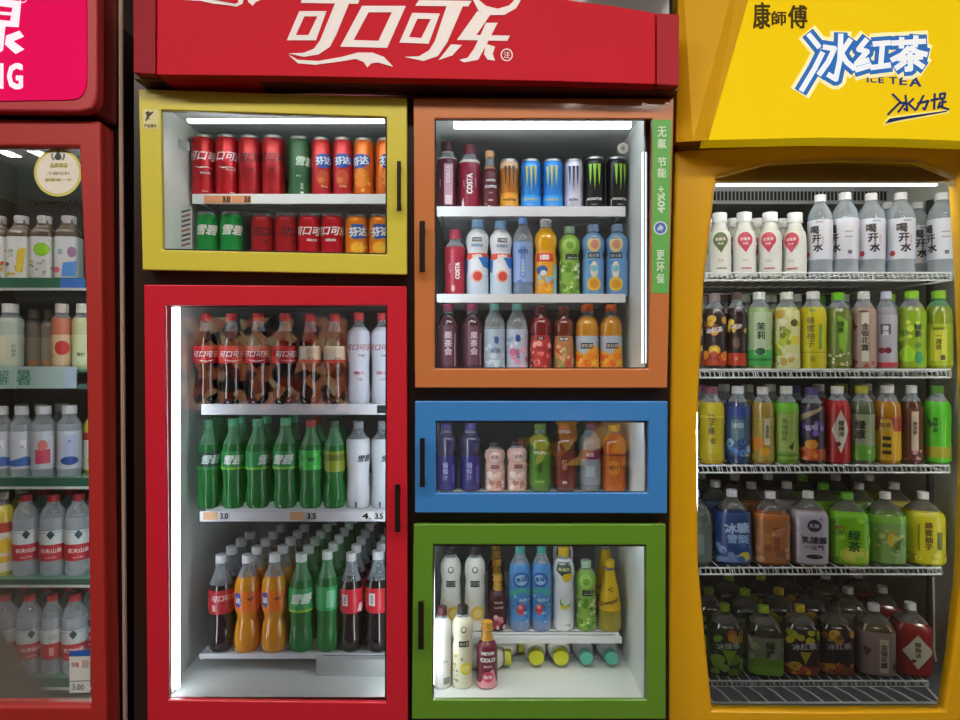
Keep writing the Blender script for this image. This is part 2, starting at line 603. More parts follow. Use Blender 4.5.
def row(items, where, Y, ytop_shelf, zoff=0.0, lipY=None, depth=0, pitch=.067, backdrop=None):
    """items: (product id, px centre, px width, px top, [rot]).  The shelf plate height comes from pixel row ytop_shelf at lipY."""
    zs = PZ(ytop_shelf, lipY or Y) + zoff
    cnt = {}
    for it in items: cnt[it[0]] = cnt.get(it[0], 0) + 1
    n = len(items)
    rs = [it[2] / 2 * Y / F * (.95 if S[it[0]].get('sq') else 1) for it in items]
    xs = [PX(it[1], Y) for it in items]
    for i in range(n - 1):      # neighbours stand side by side without touching
        gap = (xs[i + 1] - xs[i]) * .955
        if rs[i] + rs[i + 1] > gap:
            k = gap / (rs[i] + rs[i + 1]); rs[i] *= k; rs[i + 1] *= k
    for i, it in enumerate(items):
        sp = S[it[0]]
        R = rs[i]
        # keep equal products equal
        h = PZ(it[3], Y - R * .3) - zs
        X = PX(it[1], Y)
        g = '%s on the %s' % (sp['pl'], where) if (cnt[it[0]] > 1 or depth) else None
        drink(sp, X, Y, zs + .0005, h, R, '%s, %s on %s' % (sp['desc'], nth(i, n), where), g, it[4] if len(it) > 4 else 0)
        for k in range(1, depth + 1):
            if backdrop and not backdrop(i, k): continue
            drink(sp, X, Y + pitch * k, zs + .0005, h, R,
                  '%s, %s behind, %s on %s' % (sp.get('bdesc', sp['desc'].split(' with ')[0].split(' cut by ')[0]), ['one row', 'two rows', 'three rows', 'four rows', 'five rows'][k - 1], nth(i, n), where), g,
                  it[4] if len(it) > 4 else 0)
    return zs

# ------------------------------------------------------------ kinds of drink
S = {}
def prod(id, name, cat, kind, desc, pl, **k):
    k.update(id=id, name=name, cat=cat, kind=kind, desc=desc, pl=pl)
    S[id] = k
W = '#f2f2f2'; K = '#141414'
GRN = '#12a04a'
def can(id, body, desc, pl, deco, **k):
    prod(id, 'drink_can', 'can', 'can', desc, pl, body=body, deco=deco, **k)
swoosh = lambda c: ('p', [(-.95, .50), (-.4, .485), (.2, .50), (.95, .475), (.3, .485), (-.3, .468)], c)
can('cola', '#b5121f', 'red cola can with white script', 'red cola cans with white script',
    [('t', '可口可', -.1, .66, .88, W, {'sh': .3, 'b': .03}), swoosh(W), ('t', '碳酸饮料', .15, .40, .22, W), ('t', '330ml', .1, .12, .2, '#e8b8b8')])
can('cola2', '#b5121f', 'red cola can with turned white script', 'turned red cola cans',
    [('t', '口可乐', .35, .66, .9, W, {'sh': .3, 'b': .03}), swoosh(W), ('t', '可口可乐', .3, .45, .22, W), ('r', .5, .1, .5, .1, '#e8b8b8')])
can('zero', '#a91722', 'red sugar-free cola can with black script', 'red cans with black script',
    [('t', '可口可', 0, .64, .85, K, {'sh': .3, 'b': .03}), ('t', '零度', 0, .46, .25, K), ('r', 0, .12, .5, .08, '#701018')])
can('spritedark', '#1c4a2c', 'dark green lemon soda can', 'dark green soda cans',
    [('b', .06, .93, '#23552f'), ('t', '雪碧', .55, .60, .95, '#cfe6d4', {'sh': .2, 'b': .03}), ('t', '零卡', -.1, .36, .22, '#c7d8c8'), ('v', '清爽', .2, .2, .3, '#c7d8c8'), ('r', .2, .1, .3, .18, '#c7d8c8')])
blue_splash = lambda s: ('p', [(s - .95, .62), (s - .6, .72), (s + .2, .73), (s + .95, .69), (s + 1.0, .58), (s + .3, .50), (s - .5, .49)], '#1b3f9c')
can('fantared', '#b8252c', 'berry-red fruit soda can with blue splash', 'berry-red soda cans',
    [('o', 0, .34, .7, .8, '#c94a22'), blue_splash(.1), ('t', '芬达', .05, .615, .82, '#dfe8f6', {'b': .045, 'rot': 5}), ('t', '草莓味', .1, .2, .24, '#e7c9a0'), ('o', -.2, .3, .3, .28, '#d9773a')])
can('fantaorange', '#d4661c', 'orange fruit soda can with blue splash', 'orange soda cans',
    [('o', .1, .34, .8, .9, '#e9851d'), blue_splash(0), ('t', '芬达', 0, .615, .85, '#dfe8f6', {'b': .045, 'rot': 5}), ('x', ['#f3a02c', '#c85812'], 8, -.9, .9, .12, .4, .2, 3)])
can('sprite', '#1d9a4a', 'bright green lemon soda can', 'bright green soda cans',
    [('b', .06, .25, '#15803c'), ('t', '雪碧', -.1, .66, .95, W, {'sh': .25, 'b': .035}), ('p', [(-.5, .02), (.4, .02), (0, .2)], '#0c5e8c')])
can('cola3', '#c4122a', 'red cola can with wide white lettering', 'red cola cans with wide lettering',
    [('t', '可口可乐', .1, .66, .86, W, {'sh': .3, 'b': .03}), ('t', '碳酸饮料', .1, .48, .24, W)])
can('fanta2', '#f08a1c', 'bright orange soda can', 'bright orange soda cans',
    [('p', [(-.9, .62), (-.6, .80), (.5, .80), (.95, .7), (.8, .54), (-.4, .5)], '#1f56b5'), ('t', '芬达', 0, .655, .85, W, {'b': .05, 'rot': 5}), ('o', .0, .34, .7, .5, '#f8b52c'), ('x', ['#fbc540', '#e8730e'], 9, -.9, .9, .1, .4, .22, 5)])
def claw(c, s=0, z0=.36, z1=.86):
    ops = []
    for q, (a, b) in enumerate(((-.42, .09), (0, 0), (.42, -.06))):
        ops.append(('p', [(s + a - .13, z1), (s + a + .17, z1 - .01), (s + a + .11, (z0 + z1) / 2), (s + a + .02, z0 + abs(a) * .25), (s + a - .04, (z0 + z1) / 2)], c))
    return ops
def energy(id, body, c, txt, desc, pl, extra=[]):
    can(id, body, desc, pl, extra + claw(c) + [('t', txt, 0, .22, .32, W if body in ('#17181a',) else c, {'b': .03}), ('t', 'ENERGY', 0, .12, .16, '#c0c0c0')])
energy('mango', '#c8792f', '#4a3a2a', 'MONSTER', 'orange energy drink can with dark claw marks', 'orange energy cans', [('b', .82, .95, '#d9b48c'), ('b', .06, .35, '#e09a2c')])
energy('mblue', '#2a86d8', '#c9c36a', 'MONSTER', 'blue energy drink can with yellow claw marks', 'blue energy cans', [('b', .06, .3, '#2f97ea')])
energy('mwhite', '#cfcde0', '#3b3d50', 'ULTRA', 'silver-white energy drink can with dark claw marks', 'white energy cans')
energy('mblack', '#17181a', '#9fd63b', 'MONSTER', 'black energy drink can with green claw marks', 'black energy cans', [('r', -.9, .16, .06, .7, '#c9c9c9')])

def bottle(id, name, kind, desc, pl, cap, liquid, fill, label=None, deco=[], **k):
    prod(id, name, k.pop('cat', 'bottle'), kind, desc, pl, cap=cap, liquid=liquid, fill=fill, label=label, deco=deco, **k)
# --- orange door, top row
bottle('costaw', 'coffee_bottle', 'costa', 'maroon coffee bottle with pale lettered panel', 'maroon coffee bottles', '#4a1f28', '#4f1322', .75, (.03, .76, '#571627'),
       [('b', .74, .76, '#cfc9c2'), ('r', .1, .38, .85, 3.9, '#c79aa8'), ('t', 'COSTA', .05, .52, .5, '#f0dde2', {'rot': 90, 'b': .04}), ('r', .1, .16, .62, .9, '#e6cfd6'), ('t', 'COFFEE', -.75, .4, .2, '#caa', {'rot': 90})], neck='#cfc9c2', clearmat=None)
bottle('costa', 'coffee_bottle', 'costa', 'maroon coffee bottle with big white upright lettering', 'maroon coffee bottles with lettering', '#6b2434', '#7a1830', .75, (.03, .76, '#8c1c38'),
       [('b', .72, .76, '#d9d3cc'), ('t', 'COSTA', .0, .40, .72, '#f4eaea', {'rot': 90, 'b': .06, 'w': .8}), ('t', 'COFFEE', .6, .42, .24, '#e6c4cc', {'rot': 90}), ('t', 'LATTE', -.55, .4, .22, '#e6c4cc', {'rot': 90}), ('p', [(-.9, .03), (-.5, .03), (-.6, .2), (-.8, .14)], '#efe3e6')])
bottle('never', 'coffee_bottle', 'latte', 'dark maroon coffee bottle with tan neck', 'dark coffee bottles with tan necks', '#d2a074', '#5b2027', .75, (.02, .74, '#5a1b26'),
       [('b', .70, .74, '#b98a5e'), ('t', 'NEVER', .15, .50, .38, W, {'b': .04}), ('t', 'COFFEE', .15, .40, .42, W, {'b': .05}), ('t', '拿铁', .1, .30, .22, '#d9c0b0'), ('r', .1, .18, .5, .2, '#e09aa8'), ('x', ['#e9dccb', '#8a3d46'], 6, -.9, .9, .03, .12, .25, 8)], neck='#c2946a')
# --- orange door, middle row
bottle('costared', 'coffee_bottle', 'costa', 'rose-red coffee bottle with white lettering', 'rose-red bottles', '#c2485e', '#a3283c', .72, (.03, .74, '#b32a44'),
       [('r', -.3, .4, .3, 4, '#c85a6c'), ('t', 'COSTA', .25, .38, .62, W, {'rot': 90, 'b': .06, 'w': .8}), ('t', 'LATTE', -.55, .42, .3, '#ecc2c8', {'rot': 90}), ('o', -.2, .12, .2, .35, '#e8b0b8')])
bottle('peach', 'juice_bottle', 'bulb', 'white peach juice bottle with pale blue cap', 'white peach juice bottles', '#8fbde8', '#e9eef4', .89, (.02, .86, '#e8eef5'),
       [('b', .02, .28, '#cfe0f3'), ('p', [(-1.6, .56), (1.6, .56), (1.6, .52), (.8, .47), (0, .52), (-.8, .47), (-1.6, .52)], '#e2574a'), ('p', [(.1, .5), (1.5, .52), (1.5, .36), (.6, .38)], '#2f7fd6'),
        ('p', [(-1.5, .5), (-.9, .47), (-1.0, .3), (-1.5, .34)], '#3d86d8'), ('o', 0, .26, .52, .55, '#f3b9a8'), ('o', .05, .26, .40, .42, '#d9483e'), ('r', 0, .73, .8, .36, '#2e3a44'), ('t', '乳酸菌', 0, .73, .24, W), ('t', '乳味饮品', 0, .655, .26, '#3e86b8', {'b': .03}),
        ('t', '水蜜桃', 0, .52, .3, W, {'b': .04})])
bottle('bluewater', 'water_bottle', 'water', 'clear blue-tinted water bottle with blue cap', 'blue water bottles', '#6f9fe0', '#a9bcdf', .70, (.18, .68, '#90aee2'),
       [('r', 0, .43, .5, 3, '#6f8fce'), ('t', '纯悦', 0, .56, .5, '#2b4da0', {'b': .03}), ('v', '包装饮用水', 0, .36, .32, '#dfe8fa'), ('x', ['#c3d2f2', '#5b7cc8'], 12, -1.2, 1.2, .05, .2, .15, 4)],
       liqmat='BLUECLEAR', ribs=(.02, .17))
bottle('ojuice', 'juice_bottle', 'bulb', 'orange juice bottle with white cap', 'orange juice bottles', '#e2d6dc', '#f0b010', .88, (.02, .60, '#f0a62c'),
       [('r', -.1, .50, 1.7, .75, '#d8372c'), ('t', '100', -.1, .50, .6, W, {'b': .07}), ('o', -.35, .34, .55, .4, '#2d5f9a'), ('o', -.2, .30, .3, .24, '#d9e4ee'), ('x', ['#f6c83a', '#e8832a', '#7fb8d8'], 12, -1, .9, .06, .28, .26, 6), ('r', 1.0, .22, .5, 2.6, '#8cc6d8')])
bottle('limejuice', 'juice_bottle', 'bulb', 'green lime juice bottle with black tag', 'lime juice bottles', '#b9d4b4', '#7fae3f', .88, (.02, .87, '#87b548'),
       [('o', 0, .72, .7, .7, '#a7cf62'), ('o', .05, .72, .35, .35, '#79b03a'), ('r', .25, .555, 1.3, .55, '#1a211a'), ('t', '美汁源', .35, .555, .36, '#cfe0cf'), ('x', ['#b5dc7a', '#5d8f2e', '#dff0c0'], 26, -1.1, 1.2, .05, .48, .28, 2)])
bottle('lightblue', 'juice_bottle', 'bulb', 'light blue juice bottle with pear picture', 'light blue juice bottles', '#9db8d8', '#7fb0e2', .88, (.02, .87, '#6fa4dc'),
       [('o', .0, .72, .62, .75, '#e6d08a'), ('o', .05, .71, .36, .4, '#d98f7a'), ('r', 0, .56, 1.2, .52, '#1b2230'), ('t', '美汁源', 0, .56, .34, '#b9c8d6'), ('r', -.2, .47, .7, .28, '#2b8fd0'), ('o', 0, .36, .32, .8, '#e9dccb'), ('o', .0, .38, .3, .3, '#7cc6c8'), ('o', 0, .17, .62, .62, '#e8bf3a'), ('o', 0, .17, .4, .4, '#d9952a')])
# --- orange door, bottom row
bottle('purpletea', 'tea_bottle', 'tea', 'dark plum tea bottle with pink cap', 'plum tea bottles', '#a24a6a', '#43222e', .86, (.12, .72, '#4a2a38'),
       [('r', .05, .45, .95, 3.6, '#6c4355'), ('v', '果茶会', .1, .48, .72, '#e0cbd4', {'b': .03}), ('r', .75, .4, .12, 3, '#b8899c'), ('t', '500ml', 0, .16, .2, '#caa8b4')])
bottle('tealwater', 'water_bottle', 'water', 'clear flavoured water bottle with teal cap', 'teal-capped water bottles', '#6fb8ae', '#b3c3cf', .70, (.08, .66, '#aebfd0'),
       [('x', ['#d9e4ee', '#8fa6c4', '#c7d6e6'], 18, -1.2, 1.2, .12, .6, .25, 9), ('o', .2, .52, .22, .35, '#3f62a8'), ('t', '水漾', .1, .38, .5, '#4a6aa8'), ('r', 0, .24, 1.0, .3, '#cfe0ea')], liqmat='CLEARLIQ')
bottle('pinkwater', 'water_bottle', 'water', 'clear water bottle with teal cap, pink print', 'pink print water bottles', '#6fb8ae', '#b3c3cf', .70, (.08, .66, '#b9c2d8'),
       [('x', ['#d9e4ee', '#8fa6c4'], 10, -1.2, 1.2, .4, .6, .25, 9), ('x', ['#d88fb0', '#e8b4c8', '#c8689a'], 12, -.6, 1.1, .15, .4, .3, 3), ('o', .1, .54, .25, .35, '#2b4a98'), ('v', '水蜜桃', .1, .34, .3, '#5a3f88')], liqmat='CLEARLIQ')
bottle('redfruit', 'juice_bottle', 'bulb', 'red berry juice bottle', 'red berry juice bottles', '#6b3438', '#7a1f22', .88, (.05, .60, '#b23438'),
       [('r', 0, .56, .8, .26, '#3a1417'), ('t', '汁源', 0, .56, .2, W), ('x', ['#e86a62', '#cf3a3e', '#f2a79a', '#8c1c20'], 34, -1.2, 1.2, .08, .50, .3, 12)], clearmat='RED')
bottle('apricot', 'juice_bottle', 'bulb', 'amber fruit juice bottle with black tag', 'amber juice bottles', '#8c4a3a', '#6b2a1e', .88, (.05, .60, '#b87a4a'),
       [('r', 0, .56, 1.0, .42, '#201416'), ('t', '美汁源', 0, .56, .3, W), ('x', ['#d99a62', '#c2503a', '#e8c09a', '#8c9a52'], 30, -1.2, 1.2, .08, .48, .3, 14)])
bottle('orangej', 'juice_bottle', 'tea', 'orange pulp juice bottle with orange cap', 'orange pulp juice bottles', '#d9622a', '#c98a1c', .84, (.12, .58, '#b9c4d6'),
       [('p', [(-1.6, .12), (1.6, .12), (1.6, .40), (.6, .46), (-.2, .34), (-1.6, .42)], '#f0a42c'), ('r', 0, .45, 1.1, .5, '#201c1a'), ('t', '果粒橙', 0, .45, .34, '#d9d2c4'), ('x', ['#f7bd3c', '#e8641e', '#f08a1c'], 20, -1.1, 1.2, .08, .34, .35, 21)])
# --- blue door
bottle('grape', 'juice_bottle', 'bulb', 'dark purple grape drink bottle', 'grape drink bottles', '#4c4684', '#3a3552', .86, (.03, .52, '#2c2766'),
       [('v', '葡萄汁', -.1, .3, .55, '#a9a2cc'), ('r', .7, .25, .3, 1.6, '#544c94')], clearmat='GREY')
bottle('pinkmilk', 'milk_tea_bottle', 'bulb', 'pale pink milk drink bottle', 'pink milk drinks', '#3a2a30', '#d8b0a4', .86, (.03, .84, '#d4a79a'),
       [('o', 0, .70, .5, .5, '#e8c8bc'), ('r', 0, .5, .9, .4, '#8c5a56'), ('x', ['#e8c4b0', '#b8776a', '#f0dccb'], 16, -1, 1.1, .08, .42, .3, 5), ('t', '奶茶', 0, .70, .4, '#7a4a44')])
bottle('greentea2', 'tea_bottle', 'tea', 'olive green tea bottle with white lettering', 'olive tea bottles', '#5d7a34', '#4a6a1e', .86, (.08, .60, '#4f7a22'),
       [('t', '茉莉', 0, .60, .6, '#c9d6b8', {'b': .03}), ('v', '清茶', 0, .36, .45, '#22360f'), ('r', 0, .15, .8, .2, '#88a84a')])
bottle('redtea2', 'tea_bottle', 'tea', 'dark brown red tea bottle', 'dark red tea bottles', '#7a3a20', '#54201a', .86, (.08, .60, '#6b2418'),
       [('v', '红茶', 0, .40, .5, '#c08a6a'), ('r', 0, .14, .4, .2, '#caa')])
bottle('greybottle', 'tea_bottle', 'tea', 'clear grey bottle with crimson band', 'grey tea bottles', '#4c4650', '#77777c', .74, (.10, .62, '#8d9298'),
       [('b', .48, .62, '#7a2f45'), ('t', '乌龙', 0, .55, .4, '#d9ccd2'), ('r', 0, .3, .8, 1.0, '#a8b0b4')], clearmat='GREY')
bottle('orangeb', 'juice_bottle', 'tea', 'wide orange juice bottle', 'wide orange juice bottles', '#c9962c', '#c2641a', .88, (.05, .56, '#c25e14'),
       [('o', 0, .36, .5, .6, '#d98422'), ('t', '橙汁', 0, .36, .45, '#6b2c0c'), ('b', .54, .57, '#8c2430')])
# --- green door
bottle('milkwhite', 'milk_tea_bottle', 'bulb', 'white milk drink bottle with dark brown cap', 'white milk drinks', '#2c2024', '#d9d6cc', .87, (.02, .86, '#e2dfd6'),
       [('o', 0, .74, .28, .32, '#48504a'), ('o', 0, .745, .19, .22, '#e2dfd6'), ('r', 0, .57, 1.0, .6, '#20261f'), ('t', '美汁源', 0, .57, .34, '#c9ccc4'), ('o', .3, .22, .7, .7, '#e6bb4c'), ('o', .3, .22, .4, .4, '#f0d486'), ('x', ['#c98a3c', '#e8d8a8'], 8, -1, -.2, .08, .4, .18, 4)])
bottle('milklemon', 'milk_tea_bottle', 'bulb', 'cream lemon drink bottle with black cap', 'cream lemon drinks', '#23201e', '#dcd9bc', .87, (.02, .86, '#dedac2'),
       [('o', .1, .74, .26, .32, '#48504a'), ('o', .1, .745, .18, .22, '#dedac2'), ('r', .15, .56, 1.1, .55, '#20261f'), ('t', '美汁源', .15, .56, .32, '#c9ccc4'), ('o', .35, .26, .6, .6, '#e3d23c'), ('o', .35, .26, .38, .38, '#f2e88c'), ('x', ['#9aa06a', '#c2b04a', '#8c8a7a'], 12, -1.1, 0, .08, .44, .14, 4)])
bottle('milkplain', 'milk_tea_bottle', 'bulb', 'plain white milk drink bottle with maroon cap', 'plain milk drinks', '#4c1f24', '#dcdad6', .87, (.02, .86, '#dfddda'),
       [('r', .3, .10, .8, .7, '#8f8c88'), ('t', '牛乳', .1, .34, .3, '#6a6aa0')])
bottle('cocoa', 'coffee_bottle', 'latte', 'dark coffee bottle with gold neck', 'gold-necked coffee bottles', '#d39a3c', '#43161c', .72, (.02, .70, '#4c1820'),
       [('t', 'NEVER', .1, .52, .34, '#e8d8d0', {'b': .03}), ('t', 'COFFEE', .1, .43, .34, '#e8d8d0', {'b': .03}), ('x', ['#d98a9a', '#e8d0c8', '#a83248'], 10, -.5, .9, .05, .36, .3, 7)], neck='#c9953e', clearmat='GOLD')
bottle('cocofront', 'coffee_bottle', 'latte', 'maroon and pink coffee bottle with gold neck', 'pink coffee bottles', '#c98f34', '#5a1c2c', .72, (.02, .70, '#6b1d34'),
       [('b', .02, .10, '#d9a49c'), ('p', [(-.9, .04), (1.1, .04), (.6, .32), (-.1, .24)], '#e59aa8'), ('o', .1, .20, .55, .5, '#d9486e'), ('t', 'NEVER', .1, .56, .42, W, {'b': .05}), ('t', 'COLD', .1, .46, .52, W, {'b': .06}), ('t', 'BREW', .1, .36, .3, '#f0ccd4', {'b': .03}), ('t', '咖啡', .1, .20, .4, W)], neck='#c9953e', clearmat='GOLD')
bottle('wavewater', 'water_bottle', 'water', 'blue fruit water bottle with teal cap', 'blue fruit water bottles', '#3f9a92', '#8fb8dc', .80, (.10, .80, '#4f93d0'),
       [('o', 0, .62, .85, .75, '#2b62ae'), ('o', 0, .62, .6, .5, '#9cc8ee'), ('t', '水动', 0, .63, .55, '#1c3f86', {'b': .04, 'rot': 10}), ('p', [(-1.2, .46), (0, .54), (1.2, .47), (1.2, .42), (0, .48), (-1.2, .40)], '#48b0a0'), ('o', .05, .27, .5, .5, '#d8424a'), ('o', -.1, .3, .2, .2, '#f2a8a0'), ('t', '西瓜', .1, .38, .3, W), ('x', ['#9cc8ee', '#2e6ab8'], 14, -1.2, 1.2, .12, .5, .16, 6)], ribs=(.02, .12), liqmat='BLUECLEAR')
bottle('whiteyellow', 'juice_bottle', 'bulb', 'white yogurt drink bottle with yellow cap', 'white yogurt drinks with yellow caps', '#d9b422', '#e4e6ea', .87, (.02, .86, '#e6e8ec'),
       [('p', [(-.7, .84), (.8, .84), (.8, .62), (0, .66), (-.7, .74)], '#3a4a3a'), ('t', '味动力', .05, .76, .36, '#e8e0a8', {'b': .03}), ('o', .4, .66, .55, .4, '#e6c22e'), ('o', .2, .36, .55, .55, '#7fb04a'), ('o', .26, .38, .46, .42, '#e6e8ec'), ('o', .1, .30, .4, .2, '#e6d23c'), ('t', '310g', .4, .08, .28, '#55606a')])
bottle('schweppes', 'soda_bottle', 'cone', 'yellow tonic bottle with yellow cap', 'yellow tonic bottles', '#e3bf1c', '#a5a26a', .44, (.30, .86, '#e6b90a'),
       [('t', '+C', .1, .60, .5, '#7a4a10', {'b': .04}), ('t', 'Schweppes', .0, .42, .46, '#4a300c', {'rot': 16, 'b': .03, 'sh': .2})], liqmat='YELCLEAR')
# --- red door
bottle('pepsi_dark', 'cola_bottle', 'contour', 'cola bottle with red cap and red label', 'cola bottles with red labels', '#c23038', '#1d0d0c', .80, (.45, .64, '#c8242c'),
       [('t', '可口可乐', 0, .55, .55, W, {'sh': .25, 'b': .03}), ('p', [(-.9, .49), (0, .475), (.9, .49), (0, .465)], W)], ribs=None)
bottle('colacream', 'cola_bottle', 'contour', 'cola bottle with red cap and cream label', 'cola bottles with cream labels', '#c23038', '#3a1a12', .80, (.45, .64, '#d9cdb4'),
       [('b', .45, .49, '#b03a2c'), ('t', '可口', 0, .58, .5, '#c8b48c', {'sh': .25}), ('t', '可乐', .1, .50, .3, '#a8281e')])
bottle('colawhite', 'cola_bottle', 'sleeve', 'white sleeved cola bottle with red cap', 'white sleeved bottles', '#cf3a42', '#dfe2ea', .84, (.01, .80, '#dfe3ee'),
       [('t', '可口可乐', 0, .62, .6, '#a8323c', {'sh': .2, 'b': .02}), ('t', '纤维+', .3, .53, .24, '#444'), ('t', '0糖0卡', .0, .34, .34, '#c84a54'), ('t', '无糖', .1, .27, .24, '#a88')])
bottle('spritew', 'soda_bottle', 'sleeve', 'white sleeved lemon soda bottle', 'white sleeved lemon soda bottles', '#8c9298', '#dfe6ea', .80, (.01, .80, '#dde3ea'),
       [('t', '雪碧', .55, .58, .62, '#333a40', {'sh': .3, 'b': .03}), ('r', -.2, .05, .15, .5, '#555')])
spr = [('t', '雪碧', 0, .55, .85, '#eef8f0', {'sh': .35, 'b': .04}), ('b', .44, .465, '#7cc832')]
bottle('spriteb', 'soda_bottle', 'contour', 'green lemon soda bottle with green cap', 'green lemon soda bottles', '#57b083', '#1c7a38', .72, (.44, .64, '#1c8f48'), spr, liqmat='GREENCLEAR', clearmat='GREENLIGHT')
bottle('spritedk', 'soda_bottle', 'contour', 'dark green lemon soda bottle with dark label', 'dark lemon soda bottles', '#4f8a6a', '#1c5a30', .72, (.44, .64, '#22403a'),
       [('t', '雪碧', .1, .56, .8, '#d9e6de', {'sh': .35, 'b': .04}), ('b', .44, .48, '#2e8a44')], liqmat='GREENCLEAR', clearmat='GREENLIGHT')
bottle('spritelime', 'soda_bottle', 'contour', 'lime green soda bottle with turned label', 'lime soda bottles', '#a8403c', '#2ca03a', .72, (.44, .66, '#34c046'),
       [('r', 0, .56, .5, .3, '#1d5a2a'), ('x', ['#5ad86a', '#1a8a34'], 8, -1, 1, .46, .62, .2, 3)], liqmat='GREENCLEAR', clearmat='GREENLIGHT')
bottle('spriteolive', 'soda_bottle', 'waist', 'green soda bottle with olive yellow label', 'olive label soda bottles', '#3a5a40', '#3a8a2a', .72, (.42, .66, '#8a9a28'),
       [('b', .55, .62, '#6a7a1c'), ('t', '芬达', 0, .58, .5, '#39480f')], liqmat='GREENCLEAR', clearmat='GREENLIGHT')
bottle('fantab', 'soda_bottle', 'waist', 'orange soda bottle with white cap', 'orange soda bottles', '#e8e8ea', '#d98a14', .78, (.42, .64, '#ef7a18'),
       [('p', [(-1.1, .62), (-.6, .63), (-.45, .53), (-.7, .47), (-1.1, .49)], '#2a3f9c'), ('t', '达', -.75, .55, .5, W, {'b': .04}), ('p', [(-.1, .57), (.5, .59), (.2, .54)], '#8a2a14'), ('r', .9, .53, .12, 1.3, '#f7b48c')], bdesc='white-capped orange soda bottle', liqmat='ORANGELIQ')
bottle('spritef', 'soda_bottle', 'contour', 'green lemon soda bottle with white cap', 'white-capped lemon soda bottles', '#dff0ea', '#1f8a34', .74, (.42, .66, '#25a552'),
       [('t', '雪碧', .0, .56, .85, '#dff5e6', {'sh': .35, 'b': .05}), ('b', .42, .445, '#a8d83a')], liqmat='GREENCLEAR', clearmat='GREENLIGHT', bdesc='white-capped green soda bottle')
bottle('spritefp', 'soda_bottle', 'contour', 'green lemon soda bottle with mint panel label', 'white-capped lemon soda bottles with mint panels', '#dff0ea', '#1f8a34', .74, (.42, .66, '#2fae5e'),
       [('r', .3, .54, .8, 1.5, '#7fd0a0')], liqmat='GREENCLEAR', clearmat='GREENLIGHT', bdesc='white-capped green soda bottle')
bottle('colaf', 'cola_bottle', 'contour', 'cola bottle with white cap and red script label', 'white-capped cola bottles', '#e4e8ea', '#150a0c', .70, (.40, .65, '#b4242e'),
       [('t', '可口可乐', .25, .57, .52, '#e8c8c8', {'sh': .3, 'b': .03}), ('r', -.6, .47, .3, .5, '#d8a0a0')], bdesc='white-capped cola bottle')
bottle('colaf2', 'cola_bottle', 'contour', 'cola bottle with white cap and panelled red label', 'white-capped cola bottles with panels', '#e4e8ea', '#150a0c', .72, (.40, .65, '#d42838'),
       [('r', -.55, .54, .5, .95, '#e8e0e0'), ('v', '营养表', -.55, .54, .22, '#333'), ('p', [(.5, .42), (.95, .41), (.95, .50), (.7, .5)], '#f0d8d8')], bdesc='white-capped cola bottle')
# --- left fridge
def frut(id, ops, desc): bottle(id, 'juice_bottle', 'box', desc, 'white-label juice bottles', '#d0cfca', '#6b5a4a', .80, (.02, .66, '#dfe0dc'), ops, sq=5, clearmat='BROWN')
frut('fa', [('o', -.5, .3, .3, .6, '#c97a3a'), ('x', ['#e8b43a', '#2a6ab8', '#d86a3a'], 14, -.9, .9, .05, .5, .22, 1), ('p', [(-1, .04), (.6, .02), (.2, .16), (-1, .2)], '#3a78c8')], 'white-label juice bottle with orange and blue print')
frut('fb', [('p', [(.1, .45), (.7, .5), (.5, .1), (-.1, .12)], '#e6c83a'), ('v', '果汁', -.4, .4, .4, '#7a9a8a'), ('x', ['#d9b83a', '#6a5a3a'], 8, -.9, .3, .05, .25, .18, 2), ('o', .2, .2, .25, .6, '#ecd34c')], 'white-label juice bottle with yellow banana print')
frut('fc', [('o', .15, .46, .62, .62, '#8ed01e'), ('o', .15, .46, .5, .5, '#9ada28'), ('x', ['#8a9a8a', '#b8c0a8', '#d9a83a'], 14, -.9, .9, .06, .3, .12, 3), ('t', '苹果', 0, .24, .25, '#566')], 'white-label juice bottle with green apple print')
frut('fd', [('o', .55, .42, .3, .5, '#a87a9a'), ('r', -.3, .42, .35, .5, '#9ab8b0'), ('p', [(-.1, .25), (.9, .28), (.8, .04), (-.2, .04)], '#5a9ae0'), ('o', -.6, .14, .3, .28, '#d86a8a')], 'white-label juice bottle with blue and pink print')
def pale(id, liq, cap, desc, ops, lab='#c9cdb4'): bottle(id, 'tea_bottle', 'costa', desc, 'pastel drinks', cap, liq, .78, (.05, .52, lab), ops)
pale('pa', '#b9c9bb', '#d6dad6', 'pale mint drink bottle with white cap', [('v', '柠檬茶', .2, .28, .35, '#6a7a5a'), ('r', -.6, .3, .5, 2.2, '#d8d8c0')], '#c5cdb8')
pale('pb', '#8f8478', '#a89c94', 'grey-brown drink bottle standing slightly back', [('r', 0, .1, 1.4, .5, '#d98a5a')], '#a29888')
pale('pc', '#c97a5a', '#e0d8cf', 'salmon peach drink bottle with red fruit print', [('r', 0, .30, 1.7, 3.2, '#d9c09a'), ('o', 0, .32, .68, .72, '#cf3a34'), ('t', '桃', -.9, .2, .3, '#5a3a2a')], '#d3a878')
pale('pd', '#c9cf9c', '#dfe3d4', 'pale lime drink bottle with white cap', [('t', '青柠', -.2, .22, .4, '#4a5a2a'), ('o', .6, .36, .3, .4, '#a8b8a0')], '#d3dcae')
def clw(id, desc, ops, lab='#c3cbd6', cap='#cfd3d8'): bottle(id, 'water_bottle', 'box', desc, 'clear slim water bottles', cap, '#9aa6b4', .74, (.10, .64, lab), ops, liqmat='CLEARLIQ', ribs=(.02, .1))
clw('wa', 'clear water bottle with blue wave label', [('p', [(-1.5, .14), (1.5, .14), (1.5, .22), (.3, .28), (-1.5, .2)], '#3a6ab8'), ('r', .1, .46, .5, .9, '#e2e6ee'), ('t', '水', 0, .42, .4, '#556')])
